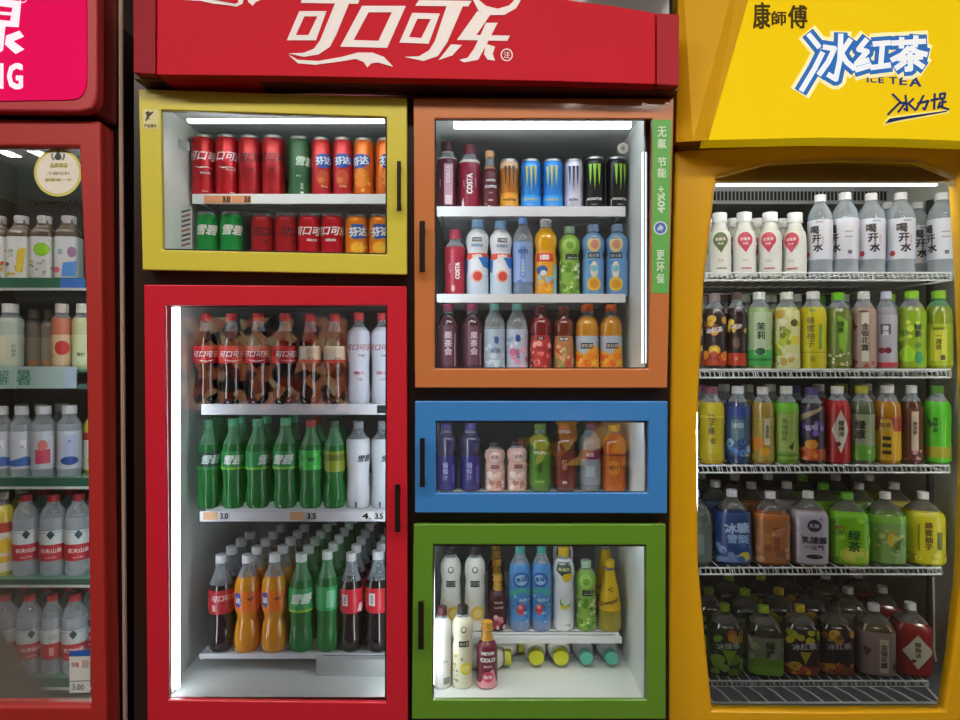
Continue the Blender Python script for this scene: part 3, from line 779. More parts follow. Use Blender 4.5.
clw('wb', 'clear water bottle with pink panel label', [('r', -.1, .28, 1.2, 1.3, '#cc4a6a'), ('o', -.1, .44, .4, .5, '#d87a74'), ('r', .75, .36, .4, 2.6, '#dfe3ea')])
clw('wc', 'clear water bottle with dark blue mark', [('r', 0, .40, 1.1, 2.4, '#aab8d8'), ('o', 0, .22, .75, .4, '#2a4a9a'), ('t', '水', 0, .5, .3, '#334')])
bottle('yel', 'juice_bottle', 'tea', 'pale yellow drink bottle with white label', 'yellow drinks', '#d8d8c8', '#d6c64a', .84, (.05, .64, '#e4e0d4'),
       [('b', .52, .64, '#b8463a'), ('o', .2, .36, .5, .7, '#e8c82e'), ('o', .0, .2, .6, .3, '#e8b82e')])
nf = [('b', .20, .40, '#c02a36'), ('p', [(-.3, .52), (0, .585), (.3, .52), (0, .46)], '#1c4a4c'), ('b', .545, .55, '#3a5a60'), ('t', '农夫山泉', 0, .325, .4, '#f2e6e6', {'b': .03}), ('t', '饮用天然水', 0, .24, .17, '#e8c8c8')]
bottle('nongfu', 'water_bottle', 'water', 'clear water bottle with red cap, red-white label', 'red-capped water bottles', '#c83a3e', '#aab6bd', .72, (.20, .57, '#cfdcdc'), nf, liqmat='CLEARLIQ', ribs=(.03, .18))
nft = [('b', .20, .40, '#c02a36'), ('v', '营养成分', .5, .46, .12, '#555'), ('r', -.2, .48, .7, .5, '#b8c8c8'), ('t', '山泉', .9, .31, .4, '#f2e6e6', {'b': .03}), ('r', -.3, .3, .4, .8, '#e0a0a0')]
bottle('nongfut', 'water_bottle', 'water', 'turned clear water bottle with red cap', 'turned red-capped water bottles', '#c83a3e', '#aab6bd', .72, (.20, .57, '#cfdcdc'), nft, liqmat='CLEARLIQ', ribs=(.03, .18))
# --- right fridge
def yog(id, c, desc): bottle(id, 'yogurt_drink', 'yog', desc, 'yogurt drinks', '#e6e9ea', '#dfe2da', .86, (.02, .70, '#e0e3dc'),
    [('o', .1, .56, .68, .72, c), ('p', [(-.3, .46), (.5, .46), (.15, .36)], c), ('t', '益菌多', .1, .57, .3, '#e8d8d8', {'b': .03}), ('t', '乳酸', .1, .50, .24, '#e8d8d8'), ('t', '饮品', .1, .24, .25, '#c09a9a'), ('r', .2, .12, .9, .1, c)], neck='#dfe2da', clearmat='MILK')
yog('ya', '#56683a', 'white yogurt drink with olive green round mark')
yog('yb', '#bf3a55', 'white yogurt drink with red round mark')
bottle('kai', 'water_bottle', 'water', 'large clear boiled-water bottle with white label', 'boiled-water bottles', '#e4e8ee', '#a3adb8', .60, (.20, .68, '#d3d8e4'),
       [('v', '喝开水', .1, .45, .74, '#1d1f26', {'b': .05, 'dx': .14}), ('o', -.55, .27, .22, .22, '#c83a4a'), ('t', '饮用水', .5, .65, .2, '#446'), ('v', '熟水更好', .75, .42, .2, '#c87a80')], liqmat='CLEARLIQ', ribs=(.03, .19))
bottle('kaiside', 'water_bottle', 'water', 'large clear boiled-water bottle with blank label side', 'turned boiled-water bottles', '#e4e8ee', '#a3adb8', .60, (.20, .68, '#d0d4e0'),
       [('v', '喝开水', -.95, .45, .74, '#1d1f26', {'b': .05, 'dx': .14}), ('r', .3, .52, .6, .1, '#99a'), ('r', .3, .46, .6, .1, '#99a'), ('r', .35, .28, .3, .3, '#667')], liqmat='CLEARLIQ', ribs=(.03, .19))
def tea(id, desc, pl, cap, liq, lab, ops, fill=.80, kind='tea', **k):
    bottle(id, 'tea_bottle', kind, desc, pl, cap, liq, fill, lab, ops, **k)
fruitx = lambda c, sd, z0=.06, z1=.36: ('x', c, 14, -1.2, 1.2, z0, z1, .32, sd)
tea('icetea', 'dark iced tea bottle with lemon print', 'dark iced tea bottles', '#8a7a78', '#2c1414', (.06, .72, '#2a1a1e'),
    [('x', ['#c8902c', '#e0b03c', '#8a4a20'], 12, -1, 1.1, .48, .68, .3, 4), ('t', '冰红茶', 0, .52, .5, '#d8d4e0', {'b': .05, 'rot': 8}), ('b', .06, .2, '#a8341c'), ('o', .0, .26, .5, .45, '#d9a62a'), ('o', 0, .26, .3, .28, '#ecc85a'), fruitx(['#c24a1c', '#e0902a'], 2, .08, .22)])
tea('icetea2', 'dark iced tea bottle with honey print', 'dark honey iced tea bottles', '#5a4440', '#2c1210', (.06, .72, '#241416'),
    [('x', ['#c8a02c', '#e8c84c'], 9, -1, 1.1, .5, .68, .3, 7), ('o', 0, .35, .35, .6, '#6a4a3a'), ('b', .06, .22, '#b83a1a'), ('t', '冰茶', 0, .56, .5, '#c9c0d0', {'b': .04}), ('t', '蜜', 0, .15, .4, '#e8a04a')])
tea('jasmine', 'pale green jasmine tea bottle with green base', 'jasmine tea bottles', '#dfe3da', '#8fae6a', (.10, .74, '#9fb88c'),
    [('b', .06, .26, '#3fae4c'), ('b', .12, .15, '#1c7a30'), ('r', .1, .47, .9, 3.6, '#b9c9a6'), ('v', '茉莉', .15, .50, .7, '#1f3a24', {'b': .03}), ('o', .1, .24, .4, .3, '#1c5a30')])
tea('kiwi', 'cream bottle with lemon slices print', 'lemon slice print bottles', '#e3e6da', '#d3d67a', (.03, .76, '#dcdc9a'),
    [('x', ['#b8c02c', '#e8e6c0', '#8fa82a', '#c9a23a'], 22, -1.2, 1.2, .06, .72, .34, 11), ('v', '柠檬', -.3, .48, .5, '#6a6a1c', {'b': .03}), ('o', .6, .6, .3, .3, '#5a4a1c'), ('o', .7, .38, .4, .4, '#d9cf3c')])
tea('yellowtea', 'solid yellow tea bottle with white cap', 'solid yellow tea bottles', '#e8e8e2', '#c9b81c', (.03, .80, '#cfc41e'),
    [('v', '蜂蜜柚子', -.15, .48, .62, '#7a6a10', {'b': .03}), ('r', .6, .42, .3, 2.0, '#7aa02a'), ('t', '茶', .0, .14, .5, '#8a7a14'), ('b', .22, .235, '#a89a14'), ('o', 0, .76, .3, .15, '#8a9a1c')])
tea('greenleaf', 'olive clear tea bottle with lime cap', 'lime-capped olive tea bottles', '#6fc01e', '#6a7a2a', (.06, .70, '#6b7d30'),
    [('p', [(0, .7), (.8, .62), (.6, .2), (.1, .3)], '#86b83a'), ('x', ['#e4d8b0', '#d8c890', '#efe8cc'], 16, -1, .9, .04, .24, .13, 5), ('v', '绿茶', .2, .55, .5, '#243f12', {'b': .03})])
tea('pinktea', 'dusty pink herbal tea bottle with white strip', 'dusty pink tea bottles', '#dfe0dc', '#a88a7a', (.04, .78, '#ab9082'),
    [('r', .15, .42, .55, 4.2, '#d9d2c4'), ('v', '金银花露', .15, .42, .6, '#3a3228', {'b': .03}), ('p', [(-.9, .62), (-.4, .55), (-.7, .5)], '#6a2a2a'), ('x', ['#b84a4a', '#8a3a3a'], 5, -.9, .8, .05, .14, .2, 3), ('o', 0, .74, .4, .1, '#4a3a34')])
tea('ume', 'lavender plum drink bottle with cherries', 'lavender plum drinks', '#d6d8ec', '#a4a2b0', (.04, .70, '#b4b0bc'),
    [('r', .0, .52, .9, 1.0, '#55586a'), ('v', '酸梅', 0, .50, .5, '#e8e0e8', {'b': .04}), ('o', -.35, .25, .3, .3, '#8a1c24'), ('o', .2, .25, .3, .3, '#7a1820'), ('b', .04, .10, '#c23a44')])
tea('limegreen', 'lime green tea bottle with bright green cap', 'lime green tea bottles', '#93d01c', '#93a81c', (.04, .74, '#8fb21c'),
    [('x', ['#b8d82c', '#d4e84a', '#5a8a1c'], 14, -1, .6, .06, .66, .34, 9), ('v', '绿茶', .45, .5, .55, '#1c3a10', {'b': .04}), ('o', -.3, .2, .6, .6, '#a8e02a'), ('o', .5, .16, .3, .5, '#2c9a5a')])
tea('oolong', 'yellow-green tea bottle with framed label', 'framed label tea bottles', '#8fc81c', '#8a9a1c', (.06, .58, '#a6b822'),
    [('r', 0, .32, 1.2, 2.6, '#c6c83a'), ('v', '一清茶', 0, .36, .45, '#5a5a10', {'b': .03}), ('r', .3, .16, .3, .4, '#4a4a20'), ('r', 0, .52, .8, .2, '#6a7a14')], clearmat='GREENLIGHT')
# row 3
tea('yellowbig', 'yellow tea bottle with mauve cap', 'mauve-capped tea bottles', '#8a4a60', '#c9a814', (.05, .80, '#cdb91c'),
    [('v', '柚子茶', 0, .52, .55, '#5a4a10', {'b': .04}), ('o', 0, .22, .5, .55, '#d9c43c'), ('v', '蜜', .1, .3, .5, '#27400f'), ('b', .60, .63, '#e0cf50')])
tea('bluetea', 'blue sports drink bottle with foil-like label', 'blue sports drinks', '#d9dce0', '#2c3f6a', (.10, .74, '#34507c'),
    [('b', .62, .74, '#2b3f8c'), ('r', 0, .44, 1.1, 1.8, '#5a7c8c'), ('t', '冰糖', 0, .50, .5, '#b8c8d0', {'b': .03}), ('o', .7, .1, .3, .3, '#e0b83a'), ('x', ['#5a8ac8', '#28407c', '#a8c8e0'], 14, -1, 1, .1, .3, .3, 3)])
tea('orangetea', 'amber citrus tea bottle with orange print', 'amber citrus teas', '#dfdfda', '#a88a3a', (.05, .60, '#b09a3c'),
    [('o', -.5, .26, .62, .62, '#e08a1c'), ('o', .2, .16, .45, .4, '#e8a82c'), ('r', .4, .42, .5, 2.4, '#d9d4b4'), ('v', '金桔茶', .4, .42, .4, '#4a3a14')])
tea('guava', 'light green tea bottle with white cap', 'light green teas', '#dfe4d8', '#6aa028', (.06, .78, '#86a83a'),
    [('b', .68, .78, '#6cc024'), ('r', .1, .4, 1.3, 3.2, '#9fb45c'), ('v', '青梅绿茶', -.1, .44, .48, '#5a7a1c', {'b': .03}), ('b', .1, .13, '#4a8a1c'), ('p', [(.2, .22), (.7, .3), (.5, .18)], '#27400f')])
tea('purple', 'dark purple grape drink bottle with orange print', 'purple grape drinks', '#4a3a78', '#241a30', (.05, .76, '#2c2238'),
    [('p', [(-1, .64), (.9, .76), (.9, .72), (-.9, .56)], '#a8987a'), ('x', ['#8a6ad0', '#5a3fa0'], 8, -.9, .9, .40, .55, .25, 3), ('t', '葡萄', 0, .48, .5, '#c8bce8', {'b': .04, 'rot': 8}), ('b', .05, .2, '#b84a1c'), ('o', .0, .26, .5, .4, '#d8902c'), ('x', ['#d9622a', '#e8983a'], 8, -1, 1, .07, .2, .28, 8)])
diamond = lambda s: [('p', [(s - .72, .44), (s, .70), (s + .72, .44), (s, .14)], '#dcd8c4'), ('v', '酸梅汤', s + .05, .46, .46, '#3a3228', {'b': .03}), ('o', s - .2, .26, .2, .2, '#5a2a28')]
tea('diamond', 'red plum juice bottle with cream diamond label', 'red plum juice bottles', '#e4e2dc', '#a81c1c', (.02, .80, '#b3161c'), diamond(.3), fill=.82)
tea('inkgreen', 'grey-green ink-lettered tea bottle with yellow cap', 'ink-lettered teas', '#b9b02c', '#5a6a50', (.05, .66, '#93a07c'),
    [('b', .05, .24, '#62a82c'), ('v', '绿原', -.1, .44, .80, '#1c2418', {'b': .05}), ('b', .64, .66, '#2a4a24'), ('t', '茶', .6, .16, .3, '#dff0c0')])
tea('kangamber', 'amber tea bottle with yellow and red label', 'amber teas', '#e8e6e0', '#b87a10', (.05, .60, '#d9a812'),
    [('b', .42, .60, '#a83a1c'), ('p', [(-.6, .42), (.5, .42), (.3, .58), (-.4, .58)], '#d9b83a'), ('t', '蜂蜜', -.1, .50, .4, '#7a1a10'), ('r', 0, .33, .6, .3, '#2a200c'), ('r', 0, .24, .6, .3, '#2a200c'), ('r', 0, .15, .6, .3, '#2a200c')])
tea('darktea', 'dark brown tea bottle with cream vertical strip', 'dark brown teas', '#e0ded6', '#54240f', (.05, .72, '#5c2c16'),
    [('r', .35, .42, .6, 3.8, '#c9b79a'), ('v', '普洱茶', .35, .46, .42, '#3a2a1c', {'b': .03}), ('x', ['#c88a9a', '#a85a6a'], 7, -.6, .9, .05, .18, .2, 5)])
tea('brightgreen', 'bright green drink bottle with green cap', 'bright green drinks', '#4f8a1c', '#3f9a1c', (.03, .80, '#52c01c'),
    [('v', '青苹果', -.1, .50, .42, '#1d5a10', {'b': .03}), ('b', .08, .22, '#a8a024'), ('p', [(-.7, .6), (-.1, .5), (-.5, .46)], '#245a12'), ('r', .6, .4, .12, 2.5, '#8ae04a')])
# row 4, big square bottles
def jug(id, desc, cap, liq, lab, ops, **k):
    bottle(id, 'tea_jug', 'jug', desc, 'litre drinks', cap, liq, .76, lab, ops, sq=4, clearmat='JUG', **k)
jug('jgrey', 'grey-green litre bottle cut by the yellow frame', '#cfcfc8', '#4c564a', (.05, .60, '#59645c'), [('r', 0, .3, .8, 1.2, '#76807a')])
jug('jblue', 'blue litre sports drink bottle', '#e4e6e8', '#16264a', (.04, .72, '#1f3f78'), [('t', '冰糖', .1, .52, .62, '#a8c0e0', {'b': .04, 'rot': 6}), ('t', '雪梨', .15, .37, .55, '#8fb0d8', {'b': .04}), ('p', [(-.9, .1), (.9, .2), (.9, .06), (-.9, .05)], '#6a88b8'), ('o', .5, .14, .3, .25, '#c8b83a'), ('x', ['#3a5a98', '#7a98c0'], 10, -.9, .9, .08, .3, .2, 3)])
jug('jpeach', 'orange-brown litre peach tea bottle', '#e4e2dc', '#8a4a24', (.04, .72, '#a8683a'), [('b', .64, .72, '#b86a2c'), ('v', '蜜桃乌龙', .15, .38, .34, '#8a1c1c', {'b': .03}), ('v', '饮品', -.3, .38, .3, '#c89a3a'), ('x', ['#b8805a', '#8a5a34', '#c8a070'], 14, -.9, .9, .08, .6, .22, 5)])
jug('jwhite', 'white litre milk drink bottle with round emblem', '#e8e4e2', '#b09aa0', (.03, .74, '#c4bcc8'), [('o', .1, .56, .36, .36, '#2b2440'), ('t', '乳酸', .1, .56, .26, '#c8c0d8'), ('t', '乳酸菌', .1, .36, .42, '#231c34', {'b': .05}), ('t', '一元气', .1, .26, .32, '#231c34', {'b': .04}), ('o', .1, .13, .42, .14, '#231c34'), ('x', ['#5a5068', '#a898b0'], 8, -1, 1, .1, .7, .06, 3)])
jug('jgreen', 'vivid green litre tea bottle with green cap', '#6ab82c', '#7ac01c', (.03, .74, '#80c81c'), [('o', .1, .16, .66, .5, '#c8d83a'), ('o', .1, .16, .45, .34, '#dfe86a'), ('v', '绿茶', .1, .36, .6, '#2a6a1c', {'b': .04}), ('o', -.55, .52, .2, .2, '#c23a2c'), ('o', -.55, .52, .13, .13, '#80c81c'), ('x', ['#a8e03a', '#5a9a14'], 8, -.9, .9, .06, .7, .2, 3)])
jug('jpale', 'pale green litre tea bottle with white cap', '#e4e4de', '#5a7a34', (.03, .70, '#86ac5c'), [('b', .60, .70, '#8cc84a'), ('v', '茉莉', .0, .42, .34, '#c89a1c', {'b': .03}), ('o', .1, .36, .26, .4, '#d9b83a'), ('x', ['#9cc07a', '#6a9a4a', '#c8d06a'], 16, -.9, .9, .08, .5, .18, 6), ('v', '清茶', .35, .3, .3, '#3a5a1c')])
jug('jyellow', 'solid yellow litre tea bottle with white cap', '#e8e6dc', '#b0a81c', (.03, .74, '#ccc41c'), [('v', '蜂蜜柚子', 0, .42, .40, '#6a5a10', {'b': .04}), ('r', .5, .36, .2, 1.0, '#5a6a10'), ('r', -.45, .4, .08, 1.5, '#8a8a14'), ('x', ['#e0dc4a', '#a8a014'], 9, -.9, .9, .05, .16, .2, 3)])
# row 5
jug('kgreen', 'dark litre tea bottle with lime splash label', '#7a9a1c', '#15180c', (.03, .70, '#1d2410'), [('x', ['#5a8a24', '#86b03a'], 12, -.8, .9, .05, .28, .3, 3), ('x', ['#a85a24', '#c8882a', '#6a9a2a'], 9, -.7, .8, .56, .66, .24, 5), ('t', '冰绿茶', .05, .46, .42, '#a8b8a8', {'b': .03, 'rot': 8}), ('p', [(-.3, .4), (.5, .4), (.1, .16)], '#7aa82a')])
jug('kink', 'grey litre bottle with ink lettering, green base', '#a8d02c', '#2a2e20', (.03, .60, '#7c886c'), [('b', .03, .30, '#6a9a28'), ('b', .03, .15, '#7ab02c'), ('v', '绿原', .15, .42, .46, '#1c2418', {'b': .05}), ('x', ['#8a9a7a', '#a8b48a'], 6, -.9, .9, .3, .56, .2, 3)])
jug('kred', 'dark litre iced tea bottle with yellow cap', '#d9c82c', '#1a0c0c', (.03, .70, '#1c1214'), [('b', .03, .16, '#8a3a1c'), ('x', ['#b8c02c', '#d9c83a', '#8a9a24'], 10, -.8, .9, .54, .68, .24, 3), ('t', '冰红茶', .05, .46, .42, '#c8ccd8', {'b': .03, 'rot': 8}), ('p', [(-.2, .38), (.4, .38), (.1, .2)], '#b8b02c'), ('o', -.4, .16, .34, .28, '#d9b02c'), ('x', ['#c84a1c', '#e09a2a'], 8, -.9, .9, .05, .16, .2, 8)])
jug('kred2', 'dark litre iced tea bottle with black cap', '#3a3430', '#1a0c0c', (.03, .70, '#1c1214'), [('b', .03, .16, '#7a321a'), ('x', ['#b88a2c', '#d9a83a', '#8a5a24'], 10, -.8, .9, .54, .66, .22, 4), ('t', '冰红茶', .05, .46, .42, '#a8a4b8', {'b': .03, 'rot': 8}), ('x', ['#a8441c', '#c88a2a'], 10, -.9, .9, .05, .2, .24, 9)])
jug('kpink', 'dusty pink litre bottle with cream strip', '#e4e2e0', '#5a4a2a', (.03, .66, '#9a8480'), [('r', .25, .32, .42, 1.9, '#cfc4b0'), ('v', '金银花露', .25, .32, .34, '#3a3228', {'b': .03}), ('p', [(-.7, .46), (-.3, .4), (-.6, .3)], '#6a3a34'), ('p', [(.6, .16), (.9, .3), (.8, .1)], '#6a3a34')])
jug('kdiamond', 'red litre plum juice bottle with cream diamond label', '#e4e2de', '#7a1414', (.03, .72, '#8c1418'), [('p', [(-.62, .38), (.1, .62), (.82, .38), (.1, .12)], '#c9c6ac'), ('v', '酸梅汤', .1, .40, .30, '#3a3228', {'b': .03}), ('o', -.1, .24, .12, .1, '#5a2a28')])

def resolve_mats():
    table = {'JUG': lambda: clearmat('#c2bfae', .12), 'BLUECLEAR': lambda: clearmat('#a8c4f0', .45), 'CLEARLIQ': lambda: clearmat('#dfe9f2', .36), 'YELCLEAR': lambda: clearmat('#c8b84a', .5),
             'GREENCLEAR': lambda: clearmat('#45b45c', .34), 'GREENLIGHT': lambda: clearmat('#8fd8a4', .3), 'RED': lambda: clearmat('#c88078', .5),
             'GREY': lambda: clearmat('#9a98a8', .5), 'GOLD': lambda: mat('#c9953e', .35), 'BROWN': lambda: clearmat('#b09a7a', .45), 'MILK': lambda: mat('#dfe2da', .35),
             'ORANGELIQ': lambda: clearmat('#f0a018', .82)}
    for s in S.values():
        for k in ('liqmat', 'clearmat'):
            if isinstance(s.get(k), str): s[k] = table[s[k]]()
resolve_mats()

# ============================================================ THE ROOM
RX0, RX1, RY0, RY1, RZ = -4.3, 3.4, -3.2, 2.45, 2.95
m_floor = mat('#4c4640', .5, var=.12)
m_ceil = mat('#8a8078', .8, var=.05)
m_wall = mat('#4a3c34', .6, var=.15)
m_wall2 = mat('#80766c', .7, var=.1)
struct(MB().box(RX0, RX1, RY0, RY1, -.05, 0, m_floor), 'floor')
struct(MB().box(RX0, RX1, RY0, RY1, RZ, RZ + .05, m_ceil), 'ceiling')
struct(MB().box(RX0, RX1, RY1, RY1 + .05, 0, RZ, m_wall), 'wall_back')
struct(MB().box(RX0 - .05, RX0, RY0, RY1, 0, RZ, m_wall2), 'wall_left')
struct(MB().box(RX1, RX1 + .05, RY0, RY1, 0, RZ, m_wall2), 'wall_right')
struct(MB().box(RX0, RX1, RY0 - .05, RY0, 0, RZ, m_wall2), 'wall_front')

def ceiling_light(x, y, wx, wy, label):
    e = empty('ceiling_light', (x, y, RZ - .045), label, 'ceiling light', 'ceiling lights of the shop')
    b = MB(); b.box(x - wx / 2 - .02, x + wx / 2 + .02, y - wy / 2 - .02, y + wy / 2 + .02, RZ - .04, RZ - .0005, mat('#d8d8d8', .5))
    part(b, 'light_housing', e)
    d = MB(); d.box(x - wx / 2, x + wx / 2, y - wy / 2, y + wy / 2, RZ - .046, RZ - .0405, emit('#fff6ea', L_CEIL))
    part(d, 'diffuser', e)
for x, y, wx, wy, l in ((.62, -1.35, .10, .5, 'short'), (1.15, -1.35, .22, .5, 'wider'), (-.1, -.3, 1.2, .4, 'added long middle'), (-1.7, -.3, 1.2, .4, 'added long left'),
                        (1.5, -.3, 1.2, .4, 'added long right'), (-3.98, -2.55, .09, .35, 'narrow far left'), (-3.72, -2.55, .09, .35, 'narrow far')):
    ceiling_light(x, y, wx, wy, 'white %s ceiling light panel behind the viewer, out of view' % l)  # the long panels are added to light the cabinet fronts

# ------------------------------------------------------------ backlit food pictures on the wall behind the viewer
def poster(x0, x1, z0, z1, cols, label, seed, scale):
    e = empty('food_poster', ((x0 + x1) / 2, RY0 + .03, z0), label, 'poster')
    fr = MB(); fr.box(x0 - .03, x1 + .03, RY0 + .001, RY0 + .03, z0 - .03, z1 + .03, mat('#22201e', .4))
    part(fr, 'poster_frame', e)
    m, nt, out = newmat('food_print_%d' % seed)
    tc = nt.nodes.new('ShaderNodeTexCoord')
    vo = nt.nodes.new('ShaderNodeTexVoronoi'); vo.inputs['Scale'].default_value = scale
    no = nt.nodes.new('ShaderNodeTexNoise'); no.inputs['Scale'].default_value = scale * .35; no.inputs['Detail'].default_value = 3
    nt.links.new(tc.outputs['Object'], vo.inputs['Vector']); nt.links.new(tc.outputs['Object'], no.inputs['Vector'])
    sep = nt.nodes.new('ShaderNodeSeparateColor'); nt.links.new(vo.outputs['Color'], sep.inputs[0])
    ad = nt.nodes.new('ShaderNodeMath'); ad.operation = 'MULTIPLY_ADD'; ad.inputs[1].default_value = .8
    nt.links.new(sep.outputs[0], ad.inputs[0])
    m2 = nt.nodes.new('ShaderNodeMath'); m2.operation = 'MULTIPLY'; m2.inputs[1].default_value = .25
    nt.links.new(no.outputs['Fac'], m2.inputs[0]); nt.links.new(m2.outputs[0], ad.inputs[2])
    cr = nt.nodes.new('ShaderNodeValToRGB')
    els = cr.color_ramp.elements
    while len(els) < len(cols): els.new(.5)
    for k, c in enumerate(cols):
        els[k].position = .14 + .78 * k / (len(cols) - 1); els[k].color = lin(c)
    nt.links.new(ad.outputs[0], cr.inputs[0])
    em = nt.nodes.new('ShaderNodeEmission'); em.inputs[1].default_value = L_POSTER
    nt.links.new(cr.outputs[0], em.inputs[0]); nt.links.new(em.outputs[0], out.inputs[0])
    b = MB(); b.box(x0, x1, RY0 + .031, RY0 + .036, z0, z1, m)
    part(b, 'picture', e)
poster(-2.75, -1.22, HC - .55, HC + .30, ['#0a0808', '#14100e', '#0c0a0a', '#8a2a1c', '#e88a5a', '#f0b878', '#c8482c', '#f4dcb0'], 'backlit grilled meat picture reflected in the red door glass', 1, 11)
poster(.35, 1.42, HC - 1.06, HC - .55, ['#0c0805', '#140c08', '#3a4a1c', '#e89a2c', '#f4c860', '#f0b040', '#a84a1c'], 'backlit orange fruit picture reflected in the blue door glass', 2, 7)

# ============================================================ CENTRE REFRIGERATOR
DARK = mat('#2a1512', .35, coat=.3)
fr = empty('multi_door_refrigerator', (PX(405, 1.5), 1.8, 0), 'large red refrigerator with five coloured glass doors in the middle', 'refrigerator')
CX0, CX1 = PX(134, 1.505), .428
YF, YB = 1.505, 2.16
LEDS = emit('#eef6ff', 2.2)
ytop = HC + .80
comps = {  # name: (x0, x1, z0, z1)
 'yellow': (-.726, -.190, HC + .205, HC + .562),
 'red': (-.726, -.190, HC - .788, HC + .128),
 'orange': (-.118, .374, HC - .078, HC + .542),
 'blue': (-.118, .374, HC - .352, HC - .150),
 'green': (-.118, .374, HC - .795, HC - .420)}
b = MB()
b.box(CX0, -.730, YF, 2.22, .04, ytop, DARK)
b.box(-.186, -.122, YF, 2.22, .04, ytop, DARK)
b.box(.378, CX1, YF, 2.22, .04, ytop, DARK)
b.box(-.730, -.186, YB + .004, 2.22, .04, ytop, DARK)
b.box(-.122, .378, YB + .004, 2.22, .04, ytop, DARK)
for x0, x1, zz in ((-.730, -.186, [(.04, HC - .792), (HC + .132, HC + .201), (HC + .566, ytop)]),
                   (-.122, .378, [(.04, HC - .799), (HC - .416, HC - .356), (HC - .146, HC - .082), (HC + .546, ytop)])):
    for z0, z1 in zz: b.box(x0, x1, YF, YB + .004, z0, z1, DARK)
part(b, 'cabinet_body', fr)
b = MB()
for k in range(4): b.box(CX0 + .05 + k * .31, CX0 + .05 + k * .31 + .02, 1.49, 1.56, 0, .04, mat('#222222', .5))
for k in range(14): b.box(CX0 + .05, CX1 - .05, 1.492, 1.504, .07 + k * .022, .08 + k * .022, mat('#3a3a3c', .4, .5))
part(b, 'foot_grille', fr)
LINER = mat('#e2e8e4', .4)
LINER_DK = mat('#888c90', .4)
for nm, (x0, x1, z0, z1) in comps.items():
    b = MB(); t = .003
    dk = LINER_DK
    b.box(x0, x0 + t, YF, YB, z0, z1, LINER)
    b.box(x1 - t, x1, YF, YB, z0, z1, LINER)
    b.box(x0 + t, x1 - t, YF, YB, z0, z0 + t, LINER)
    b.box(x0 + t, x1 - t, YF, YB, z1 - t, z1, LINER)
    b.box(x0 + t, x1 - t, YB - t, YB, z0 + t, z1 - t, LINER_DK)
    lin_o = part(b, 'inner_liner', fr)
    if nm in ('red', 'orange', 'yellow'):   # slotted air duct on the back wall
        g = MB()
        zt = {'red': HC - .555, 'orange': z1 - .12, 'yellow': z1 - .1}[nm]
        g.box(x0 + .03, x1 - .03, YB - .012, YB - t, zt, zt + .10, mat('#9ca2a4', .4))
        n = int((x1 - x0 - .08) / .012)
        for k in range(n):
            g.box(x0 + .04 + k * .012, x0 + .045 + k * .012, YB - .0135, YB - .0115, zt + .045, zt + .085, mat('#26292c', .6))
        g2 = g.build('air_duct', fr, origin=root_world(fr))
LED = emit('#eef6ff', L_LED)
def led(x0, x1, y0, y1, z0, z1, root, m=None, base=None):
    c = MB(); c.box(x0, x1, y0, y1, z0, z1, m or LED)
    return part(c, 'light_strip', root)
# red door: strip down the left flange ; a second down the right behind the frame
led(PX(172.5, 1.512), PX(178, 1.512), 1.511, 1.522, HC - .770, HC + .120, fr)
b = MB(); b.box(-.7225, PX(172.4, 1.512), 1.508, 1.545, HC - .780, HC + .124, mat('#b9bfbe', .4)); part(b, 'lamp_shield', fr)  # block added to keep the strip's glow off the wall
led(-.208, -.196, 1.511, 1.522, HC - .770, HC + .120, fr)
# orange door: strip along the top and down the right side
led(PX(454, 1.515), PX(631, 1.515), 1.511, 1.525, HC + .507, HC + .519, fr)
led(PX(642.5, 1.512), PX(646, 1.512), 1.511, 1.522, HC - .03, HC + .45, fr, LEDS)
led(-.112, -.104, 1.511, 1.522, HC - .03, HC + .45, fr)  # extra strip hidden by the frame, added to light the interior
# yellow door top strip
led(PX(188, 1.515), PX(384, 1.515), 1.511, 1.525, HC + .5195, HC + .5255, fr, emit('#eef6ff', L_LED * 1.6))
# green and blue doors: hidden strips added to brighten the shelves
led(-.09, .35, 1.511, 1.522, HC - .434, HC - .426, fr)
led(-.112, -.104, 1.511, 1.522, HC - .76, HC - .44, fr)
led(-.09, .35, 1.511, 1.522, HC - .160, HC - .154, fr)
led(-.112, -.104, 1.511, 1.522, HC - .335, HC - .165, fr)

# ---- shelves
WHITE = mat('#dfe3e8', .35)
PAPER = mat('#e6e6e2', .6)
TAGO = mat('#e0a878', .6)
def shelf(x0, x1, ypx, hpx, root, lip=1.60, plate=True, tags=(), back=2.12):
    z1 = PZ(ypx, lip); z0 = PZ(ypx + hpx, lip)
    s = MB()
    s.box(x0, x1, lip - .004, lip, z0, z1, WHITE)
    s.box(x0, x1, lip, lip + .012, z1 - .008, z1 - .004, WHITE)
    # plate made of close white wires on two rails
    zt = z1 - .004
    s.box(x0, x0 + .008, lip, back, zt - .012, zt - .002, WHITE)
    s.box(x1 - .008, x1, lip, back, zt - .012, zt - .002, WHITE)
    n = 26
    for k in range(n):
        yy = lip + .015 + (back - lip - .02) * k / (n - 1)
        s.box(x0, x1, yy - .0022, yy + .0022, zt - .0045, zt, WHITE)
    so = part(s, 'shelf', root)
    for (a, c, col, txt) in tags:
        q = MB()
        Y = lip - .0052
        q.box(PX(a, Y), PX(c, Y), Y, Y + .001, PZ(ypx + hpx - 1.2, Y), PZ(ypx + 1.2, Y), mat(col, .6))
        if txt: sign_text(q, txt, a + 1, ypx + 2.2, c - 1, ypx + hpx - 2.0, Y - .0004, mat('#1a1a1a', .6), bold=.04)
        part(q, 'price_tag', so)
    return so
shelf(PX(193, 1.60), -.196, 194.3, 9.7, fr, tags=((204, 221, '#dd9a70', ''), (221.5, 231, '#c98a62', '3.0'), (231.5, 243, '#dd9a70', ''), (243.5, 251, '#c98a62', '3.0')))
